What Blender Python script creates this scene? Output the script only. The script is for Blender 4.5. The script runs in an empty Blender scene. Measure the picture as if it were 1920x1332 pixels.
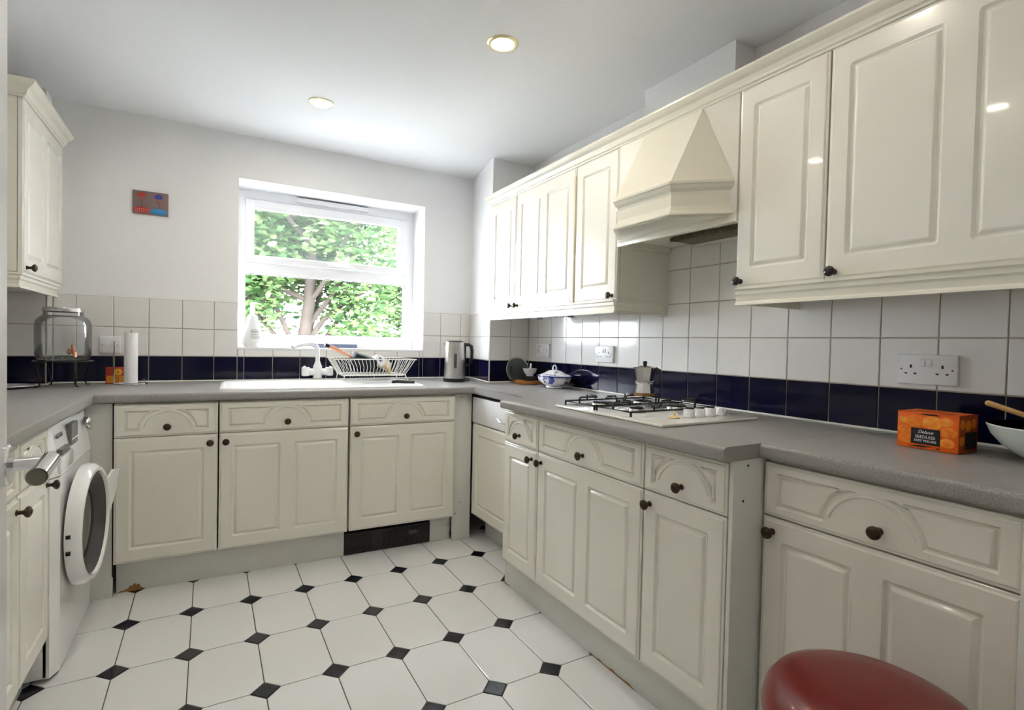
import bpy, bmesh, math, random
from mathutils import Vector, Matrix
from mathutils.geometry import tessellate_polygon
random.seed(7)
PI = math.pi
SC = bpy.context.scene
COL = SC.collection

# ------------------------------------------------------------------ camera, sky, exposure
DZ = -0.05                      # everything is measured with the floor at z=.05 and lowered at the end
cam_d = bpy.data.cameras.new('camera'); cam = bpy.data.objects.new('camera', cam_d); COL.objects.link(cam)
cam.location = (0.7594, -3.3734, 1.1544 + DZ)
cam.rotation_euler = (1.5495, -0.0218, -0.5232)
cam_d.sensor_width = 36; cam_d.lens = 985.3 / 1920 * 36; cam_d.clip_start = 0.02; cam_d.clip_end = 200
SC.camera = cam
SC.view_settings.view_transform = 'Standard'; SC.view_settings.look = 'None'
SC.view_settings.exposure = 0.68; SC.view_settings.gamma = 1.0; SC.view_settings.use_curve_mapping = False
w = bpy.data.worlds.new('overcast_sky'); SC.world = w; w.use_nodes = True
bg = w.node_tree.nodes['Background']; bg.inputs[0].default_value = (0.84, 0.92, 1.0, 1); bg.inputs[1].default_value = 29.0
sun_d = bpy.data.lights.new('sun', 'SUN'); sun = bpy.data.objects.new('sun', sun_d); COL.objects.link(sun)
sun_d.energy = 14.0; sun_d.angle = 0.02; sun_d.color = (1, .95, .82)
sun.location = (-4, -8, 12); sun.rotation_euler = (math.radians(27), 0, math.radians(-28))
SC.cycles.max_bounces = 10; SC.cycles.diffuse_bounces = 6; SC.cycles.sample_clamp_indirect = 20
LAMP = 155.0                     # brightness of the ceiling lamps

# ------------------------------------------------------------------ materials
def mat(name, col, rough=.5, metal=0, coat=0, spec=.5, noise=0, nscale=40, bump=0, bscale=200, emis=0, trans=0, ior=1.45, col2=None):
    m = bpy.data.materials.new(name); m.use_nodes = True
    nt = m.node_tree; b = nt.nodes['Principled BSDF']
    b.inputs['Base Color'].default_value = (*col, 1); b.inputs['Roughness'].default_value = rough
    b.inputs['Metallic'].default_value = metal; b.inputs['Coat Weight'].default_value = coat
    b.inputs['Coat Roughness'].default_value = .05; b.inputs['Specular IOR Level'].default_value = spec
    b.inputs['Transmission Weight'].default_value = trans; b.inputs['IOR'].default_value = ior
    if emis:
        b.inputs['Emission Color'].default_value = (*col, 1); b.inputs['Emission Strength'].default_value = emis
    geo = None
    if noise or bump:
        geo = nt.nodes.new('ShaderNodeNewGeometry')
    if noise:
        n = nt.nodes.new('ShaderNodeTexNoise'); n.inputs['Scale'].default_value = nscale; n.inputs['Detail'].default_value = 3
        nt.links.new(geo.outputs['Position'], n.inputs['Vector'])
        r = nt.nodes.new('ShaderNodeValToRGB'); r.color_ramp.elements[0].position = .3; r.color_ramp.elements[1].position = .7
        c2 = col2 or tuple(c * (1 - noise) for c in col)
        r.color_ramp.elements[0].color = (*c2, 1); r.color_ramp.elements[1].color = (*col, 1)
        nt.links.new(n.outputs['Fac'], r.inputs['Fac']); nt.links.new(r.outputs['Color'], b.inputs['Base Color'])
    if bump:
        n = nt.nodes.new('ShaderNodeTexNoise'); n.inputs['Scale'].default_value = bscale
        nt.links.new(geo.outputs['Position'], n.inputs['Vector'])
        bp = nt.nodes.new('ShaderNodeBump'); bp.inputs['Strength'].default_value = bump; bp.inputs['Distance'].default_value = .01
        nt.links.new(n.outputs['Fac'], bp.inputs['Height']); nt.links.new(bp.outputs['Normal'], b.inputs['Normal'])
    return m

def glass_mat(name, tint=(1, 1, 1), haze=0.0, gloss=.06, hcol=(.9, .95, .95)):
    m = bpy.data.materials.new(name); m.use_nodes = True; nt = m.node_tree; nt.nodes.clear()
    out = nt.nodes.new('ShaderNodeOutputMaterial'); tr = nt.nodes.new('ShaderNodeBsdfTransparent'); tr.inputs[0].default_value = (*tint, 1)
    gl = nt.nodes.new('ShaderNodeBsdfGlossy'); gl.inputs['Roughness'].default_value = .02
    lw = nt.nodes.new('ShaderNodeLayerWeight'); lw.inputs['Blend'].default_value = .25
    mx = nt.nodes.new('ShaderNodeMixShader'); mul = nt.nodes.new('ShaderNodeMath'); mul.operation = 'MULTIPLY_ADD'
    mul.inputs[1].default_value = .6; mul.inputs[2].default_value = gloss
    nt.links.new(lw.outputs['Fresnel'], mul.inputs[0]); nt.links.new(mul.outputs[0], mx.inputs[0])
    nt.links.new(tr.outputs[0], mx.inputs[1]); nt.links.new(gl.outputs[0], mx.inputs[2])
    last = mx
    if haze:
        tl = nt.nodes.new('ShaderNodeBsdfTranslucent'); tl.inputs[0].default_value = (*hcol, 1)
        m2 = nt.nodes.new('ShaderNodeMixShader'); m2.inputs[0].default_value = haze
        nt.links.new(mx.outputs[0], m2.inputs[1]); nt.links.new(tl.outputs[0], m2.inputs[2]); last = m2
    nt.links.new(last.outputs[0], out.inputs[0])
    return m

CREAM = mat('cream_gloss_vinyl', (.82, .795, .715), .24, coat=.25, noise=.02, nscale=3)
CREAMD = mat('cream_trim', (.78, .755, .65), .3, coat=.3)
CARC = mat('carcass_board', (.72, .70, .62), .45)
WHITEB = mat('white_board', (.74, .74, .70), .4, noise=.05, nscale=6)
HOODM = mat('cream_hood_enamel', (.78, .74, .62), .35, coat=.2)
WALLP = mat('white_wall_paint', (.86, .86, .87), .75, bump=.02, bscale=300)
CEILP = mat('white_ceiling_paint', (.87, .88, .905), .85)
HALLP = mat('hall_paint', (.75, .74, .70), .8)
TILEW = mat('white_glazed_tile', (.80, .785, .765), .12, spec=.35, coat=.15, bump=.02, bscale=14)
TILEB = mat('navy_glazed_tile', (.0032, .004, .022), .07, spec=.3, coat=.12, bump=.03, bscale=14)
GROUT = mat('tile_grout', (.42, .36, .29), .9)
FLOORW = mat('white_floor_tile', (.76, .765, .77), .12, coat=.3, bump=.015, bscale=9)
FLOORB = mat('black_floor_inset', (.006, .008, .02), .12, coat=.3)
FGROUT = mat('dark_floor_grout', (.07, .06, .055), .9)
WTOP = mat('grey_speckled_laminate', (.43, .42, .41), .33, noise=.3, nscale=420, spec=.5, bump=.03, bscale=500, col2=(.21, .20, .195))
WEDGE = mat('grey_edge_strip', (.40, .38, .34), .5, noise=.25, nscale=350)
BRONZE = mat('antique_bronze', (.075, .05, .035), .32, metal=.75, noise=.4, nscale=60)
BLACKK = mat('black_glazed_knob', (.012, .006, .008), .08, coat=.6)
CHROME = mat('chrome', (.78, .78, .80), .08, metal=1)
STEEL = mat('brushed_steel', (.62, .60, .57), .28, metal=1, noise=.08, nscale=25)
ALU = mat('worn_aluminium', (.66, .65, .63), .2, metal=1, noise=.15, nscale=30)
BLACKP = mat('black_plastic', (.012, .012, .014), .35)
BLACKW = mat('black_enamel_wire', (.01, .01, .011), .25)
DARKG = mat('dark_grey_metal', (.09, .09, .09), .4, metal=.6)
GAP = mat('dark_gap', (.015, .012, .01), .9)
WHITEP = mat('white_plastic', (.82, .82, .84), .25, coat=.2)
WHITEG = mat('white_gloss_enamel', (.86, .86, .86), .12, coat=.6)
UPVC = mat('white_upvc', (.85, .85, .87), .25)
SOCK = mat('socket_white', (.80, .79, .80), .3)
SEAL = mat('white_sealant', (.82, .80, .75), .5)
PANE = glass_mat('window_glass')
PANEH = glass_mat('hazy_window_glass', haze=.008)
JARG = glass_mat('jar_glass', tint=(.965, .975, .98), gloss=.03)
LIDG = glass_mat('green_glass', tint=(.74, .84, .80), haze=.65, gloss=.08, hcol=(.78, .88, .84))
DOORG = glass_mat('smoked_glass', tint=(.80, .82, .81), gloss=.10)
BARK = mat('tree_bark', (.028, .019, .013), .9, noise=.5, nscale=6)
BOUNCEG = mat('pale_bounce_ground', (.42, .42, .40), .95, noise=.4, nscale=3)  # unseen ground, made pale to bounce daylight up to the ceiling
RED = mat('red_vinyl', (.17, .008, .008), .28, coat=.25, bump=.02, bscale=40)
COPPER = mat('rose_copper', (.75, .36, .22), .25, metal=.8)
ORANGE = mat('orange_card', (.88, .13, .004), .5)
ORANGED = mat('orange_side_card', (.42, .07, .005), .5)
FRUIT = mat('printed_fruit', (.95, .30, .02), .5, noise=.35, nscale=90, col2=(.85, .15, .005))
FRUITL = mat('printed_fruit_pale', (1.0, .42, .05), .5, noise=.3, nscale=70, col2=(.9, .2, .01))  # lighter orange ink for some of the printed fruit
INK = mat('black_ink', (.012, .012, .014), .5)
PAPER = mat('white_ink', (.85, .85, .85), .6)
WOOD = mat('orange_brown_wood', (.50, .20, .05), .4, noise=.2, nscale=30)
WOODL = mat('pale_spoon_wood', (.66, .40, .15), .5, noise=.15, nscale=25)
BOWLM = mat('pale_celadon_china', (.66, .72, .70), .2, coat=.3)
BOWLIN = mat('bowl_inner_tan', (.40, .22, .08), .35)
CHINA = mat('white_china', (.84, .84, .88), .12, coat=.6)
LCD = mat('grey_display', (.16, .17, .16), .25)
TOWEL = mat('paper_towel', (.88, .88, .90), .85, bump=.05, bscale=160)
TAN = mat('light_chipboard', (.46, .24, .09), .8, noise=.3, nscale=90)
BRASS = mat('pale_brass', (.78, .68, .42), .25, metal=.7)
BLUEG = mat('blue_grey_matte', (.25, .30, .48), .5)
FILTER = mat('grease_filter', (.20, .18, .10), .5, metal=.5, noise=.5, nscale=50)

def leaf_mat(name, c1, c2):
    m = bpy.data.materials.new(name); m.use_nodes = True; nt = m.node_tree; nt.nodes.clear()
    out = nt.nodes.new('ShaderNodeOutputMaterial'); d = nt.nodes.new('ShaderNodeBsdfDiffuse'); t = nt.nodes.new('ShaderNodeBsdfTranslucent')
    g = nt.nodes.new('ShaderNodeNewGeometry'); r = nt.nodes.new('ShaderNodeValToRGB')
    r.color_ramp.elements[0].color = (*c1, 1); r.color_ramp.elements[1].color = (*c2, 1)
    nt.links.new(g.outputs['Random Per Island'], r.inputs[0])
    for s in (d, t): nt.links.new(r.outputs[0], s.inputs[0])
    mx = nt.nodes.new('ShaderNodeMixShader'); mx.inputs[0].default_value = .45
    nt.links.new(d.outputs[0], mx.inputs[1]); nt.links.new(t.outputs[0], mx.inputs[2]); nt.links.new(mx.outputs[0], out.inputs[0])
    return m
LEAF = leaf_mat('maple_leaves', (.022, .06, .022), (.13, .20, .07))
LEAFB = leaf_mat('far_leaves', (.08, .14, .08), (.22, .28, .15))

def china_mat():
    m = mat('blue_and_white_china', (.84, .84, .88), .12, coat=.6); nt = m.node_tree; b = nt.nodes['Principled BSDF']
    tc = nt.nodes.new('ShaderNodeTexCoord'); n = nt.nodes.new('ShaderNodeTexNoise'); n.inputs['Scale'].default_value = 26; n.inputs['Detail'].default_value = 3
    n.inputs['Distortion'].default_value = .6
    r = nt.nodes.new('ShaderNodeValToRGB'); r.color_ramp.elements[0].position = .56; r.color_ramp.elements[1].position = .60
    r.color_ramp.elements[0].color = (.84, .84, .88, 1); r.color_ramp.elements[1].color = (.05, .07, .42, 1)
    nt.links.new(tc.outputs['Object'], n.inputs['Vector']); nt.links.new(n.outputs['Fac'], r.inputs['Fac']); nt.links.new(r.outputs['Color'], b.inputs['Base Color'])
    return m
BWCHINA = china_mat(); BLUECH = mat('cobalt_glaze', (.05, .07, .42), .15, coat=.5)

# ------------------------------------------------------------------ mesh helpers
class MB:
    def __init__(s): s.v = []; s.f = []; s.m = []; s.mats = []; s.sm = []
    def mi(s, m):
        if m not in s.mats: s.mats.append(m)
        return s.mats.index(m)
    def add(s, vs, fs, m, smooth=False, M=None):
        k = len(s.v)
        s.v += [tuple((M @ Vector(v))) if M else tuple(v) for v in vs]
        i = s.mi(m)
        for f in fs: s.f.append([k + a for a in f]); s.m.append(i); s.sm.append(smooth)
    def box(s, a, b, m, bev=0, M=None, seg=2):
        x0, y0, z0 = [min(p, q) for p, q in zip(a, b)]; x1, y1, z1 = [max(p, q) for p, q in zip(a, b)]
        if not bev:
            s.add([(x0,y0,z0),(x1,y0,z0),(x1,y1,z0),(x0,y1,z0),(x0,y0,z1),(x1,y0,z1),(x1,y1,z1),(x0,y1,z1)],
                  [(0,3,2,1),(4,5,6,7),(0,1,5,4),(1,2,6,5),(2,3,7,6),(3,0,4,7)], m, False, M)
        else:
            bm = bmesh.new(); bmesh.ops.create_cube(bm, size=1)
            for v in bm.verts: v.co = ((x0+x1)/2 + v.co.x*(x1-x0), (y0+y1)/2 + v.co.y*(y1-y0), (z0+z1)/2 + v.co.z*(z1-z0))
            bmesh.ops.bevel(bm, geom=bm.edges[:], offset=min(bev, .49*min(x1-x0, y1-y0, z1-z0)), segments=seg, affect='EDGES', profile=.5)
            s.addbm(bm, m, seg > 1, M)
        return s
    def addbm(s, bm, m, smooth=False, M=None):
        bm.verts.index_update()
        s.add([v.co[:] for v in bm.verts], [[v.index for v in f.verts] for f in bm.faces], m, smooth, M); bm.free()
    def lathe(s, prof, m, n=32, M=None, smooth=True, closed=False):
        vs = []; fs = []
        for r, z in prof:
            for i in range(n):
                a = 2*PI*i/n; vs.append((r*math.cos(a), r*math.sin(a), z))
        k = len(prof)
        for j in range(k - 1):
            for i in range(n):
                fs.append((j*n+i, j*n+(i+1) % n, (j+1)*n+(i+1) % n, (j+1)*n+i))
        if not closed:
            if prof[0][0] > 1e-5: fs.append([i for i in range(n)][::-1])
            if prof[-1][0] > 1e-5: fs.append([(k-1)*n+i for i in range(n)])
        else:
            for i in range(n): fs.append(((k-1)*n+i, (k-1)*n+(i+1) % n, (i+1) % n, i))
        s.add(vs, fs, m, smooth, M); return s
    def tube(s, path, r, m, n=8, M=None, closed=False, caps=True):
        P = [Vector(p) for p in path]; k = len(P); vs = []; fs = []
        up = Vector((0, 0, 1)); prev = None
        for i, p in enumerate(P):
            a = P[(i-1) % k] if (closed or i > 0) else p; b = P[(i+1) % k] if (closed or i < k-1) else p
            t = (b - a).normalized()
            if prev is None:
                u = t.cross(up) if abs(t.z) < .95 else t.cross(Vector((1, 0, 0)))
            else: u = prev - t * prev.dot(t)
            if u.length < 1e-6: u = t.orthogonal()
            u.normalize(); prev = u; w_ = t.cross(u)
            rr = r[i] if isinstance(r, (list, tuple)) else r
            for j in range(n):
                c = 2*PI*j/n; vs.append(tuple(p + u*rr*math.cos(c) + w_*rr*math.sin(c)))
        for i in range(k if closed else k-1):
            for j in range(n):
                a = i*n+j; b = i*n+(j+1) % n; c = ((i+1) % k)*n+(j+1) % n; d = ((i+1) % k)*n+j
                fs.append((a, b, c, d))
        if caps and not closed: fs.append(list(range(n))[::-1]); fs.append([(k-1)*n+j for j in range(n)])
        s.add(vs, fs, m, True, M); return s
    def prism(s, poly, z0, z1, m, M=None, smooth=False):
        n = len(poly)
        vs = [(x, y, z0) for x, y in poly] + [(x, y, z1) for x, y in poly]
        s.add(vs, [list(range(n))[::-1], [n+i for i in range(n)]] + [(i, (i+1) % n, n+(i+1) % n, n+i) for i in range(n)], m, smooth, M); return s
    def sphere(s, c, r, m, M=None, n=16, sc=(1, 1, 1)):
        bm = bmesh.new(); bmesh.ops.create_uvsphere(bm, u_segments=n, v_segments=max(6, n//2), radius=1)
        for v in bm.verts: v.co = (c[0]+v.co.x*r*sc[0], c[1]+v.co.y*r*sc[1], c[2]+v.co.z*r*sc[2])
        s.addbm(bm, m, True, M); return s
    def sweep(s, prof, path, m, caps=True, smooth=False):
        """prof: (out, up) points; path: plan points; 'out' is to the right of travel; mitred corners"""
        k = len(path); n = len(prof); vs = []; fs = []
        P = [Vector((p[0], p[1])) for p in path]
        for i in range(k):
            def nr(a, b):
                d = (b-a).normalized(); return Vector((d.y, -d.x))
            if i == 0: nn = nr(P[0], P[1]); sc = 1
            elif i == k-1: nn = nr(P[-2], P[-1]); sc = 1
            else:
                a = nr(P[i-1], P[i]); b = nr(P[i], P[i+1]); nn = (a+b).normalized(); sc = 1/max(.3, nn.dot(a))
            for o, u in prof: vs.append((P[i].x+nn.x*o*sc, P[i].y+nn.y*o*sc, u))
        for i in range(k-1):
            for j in range(n):
                fs.append((i*n+j, i*n+(j+1) % n, (i+1)*n+(j+1) % n, (i+1)*n+j))
        if caps: fs.append(list(range(n))); fs.append([(k-1)*n+j for j in range(n)][::-1])
        s.add(vs, fs, m, smooth); return s
    def build(s, name, parent=None, sharp=35):
        me = bpy.data.meshes.new(name); me.from_pydata(s.v, [], s.f)
        for m in s.mats: me.materials.append(m)
        me.polygons.foreach_set('material_index', s.m)
        me.polygons.foreach_set('use_smooth', s.sm)
        bm = bmesh.new(); bm.from_mesh(me); bmesh.ops.remove_doubles(bm, verts=bm.verts[:], dist=2e-6); bmesh.ops.recalc_face_normals(bm, faces=bm.faces[:])
        for e in bm.edges:
            if len(e.link_faces) == 2 and e.calc_face_angle(0) > math.radians(sharp): e.smooth = False
        bm.to_mesh(me); bm.free(); me.update()
        o = bpy.data.objects.new(name, me); COL.objects.link(o)
        if parent: o.parent = parent
        return o

def empty(name, loc=(0, 0, 0), rz=0):
    o = bpy.data.objects.new(name, None); COL.objects.link(o); o.location = loc; o.rotation_euler = (0, 0, rz)
    o.empty_display_size = .05; return o
def tag(o, label, cat, group=None):
    o['label'] = label; o['category'] = cat
    if group: o['group'] = group
    return o
def st(o): o['kind'] = 'structure'; return o
def T(x=0, y=0, z=0): return Matrix.Translation((x, y, z))
def R(a, ax): return Matrix.Rotation(a, 4, ax)
def copy_tree(o, parent=None):
    c = o.copy(); COL.objects.link(c); c.parent = parent
    for ch in list(o.children): copy_tree(ch, c)
    return c

# raised-and-fielded front: local x = width, z = height, front at y=-th facing -y
def inset(poly, d):
    n = len(poly); out = []
    for i in range(n):
        a = Vector(poly[i-1]); b = Vector(poly[i]); c = Vector(poly[(i+1) % n])
        e1 = (b-a).normalized(); e2 = (c-b).normalized()
        n1 = Vector((-e1.y, e1.x)); n2 = Vector((-e2.y, e2.x)); nn = (n1+n2)
        if nn.length < 1e-6: nn = n1
        nn.normalize(); k = d/max(.45, nn.dot(n1)); out.append((b.x+nn.x*k, b.y+nn.y*k))
    return out
def rrect(x0, z0, x1, z1, r=.006, n=3):
    p = []
    for cx, cz, a0 in ((x1-r, z0+r, -PI/2), (x1-r, z1-r, 0), (x0+r, z1-r, PI/2), (x0+r, z0+r, PI)):
        for i in range(n+1):
            a = a0+PI/2*i/n; p.append((cx+r*math.cos(a), cz+r*math.sin(a)))
    return p
PROF = ((0, 0), (.002, .0018), (.007, .0068), (.011, .0068), (.0155, .0028), (.0185, .0008), (.021, .0004))
def front(mb, W, H, panels, th=.019, m=None, x0=0, z0=0, prof=PROF, M=None):
    m = m or CREAM
    yf = -th
    ob = [(x0, z0), (x0+W, z0), (x0+W, z0+H), (x0, z0+H)]
    rings = [(ob, yf+.0055), (inset(ob, .0015), yf+.0045), (inset(ob, .006), yf+.004), (inset(ob, .0075), yf+.0012), (inset(ob, .010), yf)]
    def ringverts(rs): return [(p[0], y, p[1]) for poly, y in rs for p in poly]
    def ringfaces(n, k):
        return [(j*n+i, j*n+(i+1) % n, (j+1)*n+(i+1) % n, (j+1)*n+i) for j in range(k-1) for i in range(n)]
    mb.add([(p[0], 0, p[1]) for p in ob] + [(p[0], yf+.0055, p[1]) for p in ob],
           [(0, 1, 2, 3), (0, 1, 5, 4), (1, 2, 6, 5), (2, 3, 7, 6), (3, 0, 4, 7)], m, False, M)
    mb.add(ringverts(rings), ringfaces(4, len(rings)), m, False, M)
    outer = rings[-1][0]; src = panels; isr = [len(p) == 5 and not hasattr(p[0], '__len__') for p in panels]
    panels = [rrect(*p) if r_ else p for p, r_ in zip(panels, isr)]
    polys = [[Vector((p[0], p[1], 0)) for p in outer]] + [[Vector((p[0], p[1], 0)) for p in pl] for pl in panels]
    flat = [p for pl in polys for p in pl]
    mb.add([(p.x, yf, p.y) for p in flat], [t for t in tessellate_polygon(polys)], m, False, M)
    for pl, rect in zip(src, isr):
        rs = []; 
        for d, dep in prof: rs.append(((rrect(pl[0]+d, pl[1]+d, pl[2]-d, pl[3]-d, max(pl[4]-d*.8, .0006)) if rect else inset(pl, d)), yf+dep))
        n = len(rs[0][0])
        mb.add(ringverts(rs), ringfaces(n, len(rs)), m, True, M)
        last = rs[-1][0]
        mb.add([(p[0], rs[-1][1], p[1]) for p in last], [t for t in tessellate_polygon([[Vector((p[0], p[1], 0)) for p in last]])], m, False, M)
def door_panels(W, H, n, bx=.052, bz=.055, r=.006, x0=0, z0=0):
    if n == 1: return [(x0+bx, z0+bz, x0+W-bx, z0+H-bz, r)]
    c = W/2; g = .03
    return [(x0+bx, z0+bz, x0+c-g, z0+H-bz, r), (x0+c+g, z0+bz, x0+W-bx, z0+H-bz, r)]
def arch_panels(W, H, x0=0, z0=0):
    bx = .034 if W > .35 else .03; b = .024; t = H-.024; c = W/2; zc = .016; Rr = min(t-zc-.001, c-bx-.022)
    dx = .0; pts = []
    a0 = math.asin(max(-1, min(1, (b-zc)/Rr))); a1 = math.asin(max(-1, min(1, (t-zc)/Rr)))-.12
    Ro = Rr+.004
    n = 10; arcR = []
    for i in range(n+1):
        a = a0+(PI/2*.84-a0)*i/n
        arcR.append((c+Ro*math.cos(a), min(t, zc+Ro*math.sin(a))))
    right = [(W-bx, b), (W-bx, t)] + [(arcR[-1][0], t)] + arcR[::-1][1:]
    right = [p for i, p in enumerate(right) if i == 0 or (abs(p[0]-right[i-1][0])+abs(p[1]-right[i-1][1])) > .003]
    left = [(W-p[0], p[1]) for p in right][::-1]
    sh = lambda pl: [(x0+p[0], z0+p[1]) for p in pl]
    return [sh(left), sh(right)]
PROFS = tuple((d*.72, y*1.0) for d, y in PROF)

def knob_mesh(m):
    mb = MB()
    prof = [(.0001, -.0), (.008, 0), (.0085, .002), (.0055, .004), (.005, .012), (.0075, .016), (.0125, .019), (.0148, .023), (.0145, .027), (.011, .030), (.0075, .0305), (.006, .0325), (.0001, .033)]
    mb.lathe(prof, m, 20, M=R(PI/2, 'X'))
    return mb
_k = {}
def knob(parent, x, z, m=None, y=-.019, name='knob'):
    m = m or BRONZE
    if m.name not in _k:
        o = knob_mesh(m).build(name); _k[m.name] = o.data; o.parent = parent
    else:
        o = bpy.data.objects.new(name, _k[m.name]); COL.objects.link(o); o.parent = parent
    o.location = (x, y, z); return o

def base_unit(label, loc, rz, W, npan, door_knob, drawer_knob=.5, ztop=.862, zsplit=.722, zbot=.195, depth=.50, dk=None, group='cream base units', gap=.004, carc_top=.868, tilt=0):
    t = tag(empty('base_cabinet', (loc[0], loc[1], 0), rz), label, 'cabinet', group)
    MB().box((.001, .002, zbot+.002), (W-.001, depth, carc_top), CARC).build('carcass', t)
    H = ztop-zsplit-gap
    mb = MB(); front(mb, W-gap, H, arch_panels(W-gap, H), x0=0, prof=PROFS)
    W2 = W-gap; zc_ = .016; Ra = min(H-.024-zc_-.001, W2/2-(.034 if W2 > .35 else .03)-.022)-.0035
    mb.tube([(W2/2+Ra*math.cos(a_*PI/24), -.0182, zc_+Ra*math.sin(a_*PI/24)) for a_ in range(2, 23)], .0036, CREAM, 8)
    d = mb.build('drawer_front', t); d.location = (gap/2, 0, zsplit+gap)
    knob(d, (W-gap)*drawer_knob, H*.30)
    H2 = zsplit-zbot
    mb = MB(); front(mb, W-gap, H2, door_panels(W-gap, H2, npan))
    d = mb.build('door', t); d.location = (gap/2, 0, zbot)
    if door_knob is not None: knob(d, door_knob, H2-.035)
    return t
def wall_unit(label, loc, rz, W, npan, kx, zb=1.352, zt=1.992, depth=.31, km=None, group='cream wall cabinets', r=.010, bx=.05, kz=.018, x_car=(0, 0)):
    t = tag(empty('wall_cabinet', (loc[0], loc[1], 0), rz), label, 'cabinet', group)
    MB().box((.0005-x_car[0], .002, zb+.002), (W-.0005+x_car[1], depth, zt+.012), CREAMD).build('carcass', t)
    mb = MB(); front(mb, W-.004, zt-zb, door_panels(W-.004, zt-zb, npan, bx=bx, bz=.06, r=r))
    d = mb.build('door', t); d.location = (.002, 0, zb)
    knob(d, kx, kz, km)
    return t

# ------------------------------------------------------------------ room shell
XR, XL, YB, YN, ZC, ZF = 2.562, -.22, 0.0, -3.42, 2.305, .05
XW0, XW1, ZW0, ZW1, WD = .90, 2.01, 1.10, 2.06, .22

# floor: real clipped-corner tiles with inset diamonds
kf = (1.1544-ZF)/1.1544
fx0 = .7594+(.4836-.7594)*kf; fy0 = -3.3734+(3.3734-.8176)*kf; PX = .2234*kf; PY = .3453*kf; DG = .0435; G = .0016
mb = MB(); mb.box((-2.6, -6.4, ZF-.12), (2.9, .6, ZF-.002), FGROUT)
def tile_poly(poly, m, h=.0025, bev=.0022):
    inn = inset(poly, bev); n = len(poly)
    vs = [(p[0], p[1], ZF-h) for p in poly] + [(p[0], p[1], ZF-.0008) for p in poly] + [(p[0], p[1], ZF) for p in inn]
    fs = [(i, (i+1) % n, n+(i+1) % n, n+i) for i in range(n)] + [(n+i, n+(i+1) % n, 2*n+(i+1) % n, 2*n+i) for i in range(n)] + [[2*n+i for i in range(n)]]
    mb.add(vs, fs, m)
for i in range(-5, 11):
    for j in range(-3, 17):
        x0 = fx0+i*PX; y1 = fy0-j*PY; x1 = x0+PX; y0 = y1-PY
        if x0 < -1.2 or y0 < -5.6: continue
        d = DG+G
        tile_poly([(x0+d, y0+G), (x1-d, y0+G), (x1-G, y0+d), (x1-G, y1-d), (x1-d, y1-G), (x0+d, y1-G), (x0+G, y1-d), (x0+G, y0+d)], FLOORW)
        e = DG-.0016
        tile_poly([(x0-e, y1), (x0, y1-e), (x0+e, y1), (x0, y1+e)], FLOORB)
st(mb.build('floor'))

mb = MB(); mb.box((-1.3, -5.7, ZC), (2.9, .3, ZC+.25), CEILP); st(mb.build('ceiling'))
# back wall with the window opening
mb = MB()
mb.box((-.5, 0, ZF), (XW0, .3, ZC), WALLP); mb.box((XW1, 0, ZF), (2.9, .3, ZC), WALLP)
mb.box((XW0, 0, ZF), (XW1, .3, ZW0), WALLP); mb.box((XW0, 0, ZW1), (XW1, .3, ZC), WALLP)
st(mb.build('wall_back'))
st(MB().box((XL-.2, YN-.1, ZF), (XL, 0, ZC), WALLP).build('wall_left'))
st(MB().box((XR, YN-.1, ZF), (XR+.2, 0, ZC), WALLP).build('wall_right'))
# near wall with the doorway the photograph is taken from, and the hall behind it
mb = MB()
mb.box((XL, YN-.12, ZF), (.46, YN, ZC), WALLP); mb.box((1.34, YN-.12, ZF), (XR, YN, ZC), WALLP)
mb.box((.46, YN-.12, 2.06), (1.34, YN, ZC), WALLP)
st(mb.build('wall_near'))
mb = MB(); mb.box((-1.1, -5.5, ZF), (-1.0, YN-.12, ZC), HALLP); mb.box((2.75, -5.5, ZF), (2.85, YN-.12, ZC), HALLP)
mb.box((-1.1, -5.6, ZF), (2.85, -5.5, ZC), HALLP); mb.box((-1.0, YN-.121, ZF), (XL, YN-.1, ZC), HALLP)
st(mb.build('wall_hall'))
# boxed-in pipe corners and the duct boxing over the hood
mb = MB(); mb.prism([(2.364, .01), (2.276, -.466), (XR+.02, -.466), (XR+.02, .01)], ZF, ZC, WALLP); st(mb.build('wall_boxing_right'))
mb = MB(); mb.box((XL, -.1, ZF), (.088, .02, ZC), WALLP); st(mb.build('wall_boxing_left'))
mb = MB(); mb.box((2.45, -2.062, 2.012), (XR+.02, -1.592, ZC), WALLP); st(mb.build('wall_duct_boxing'))

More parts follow.
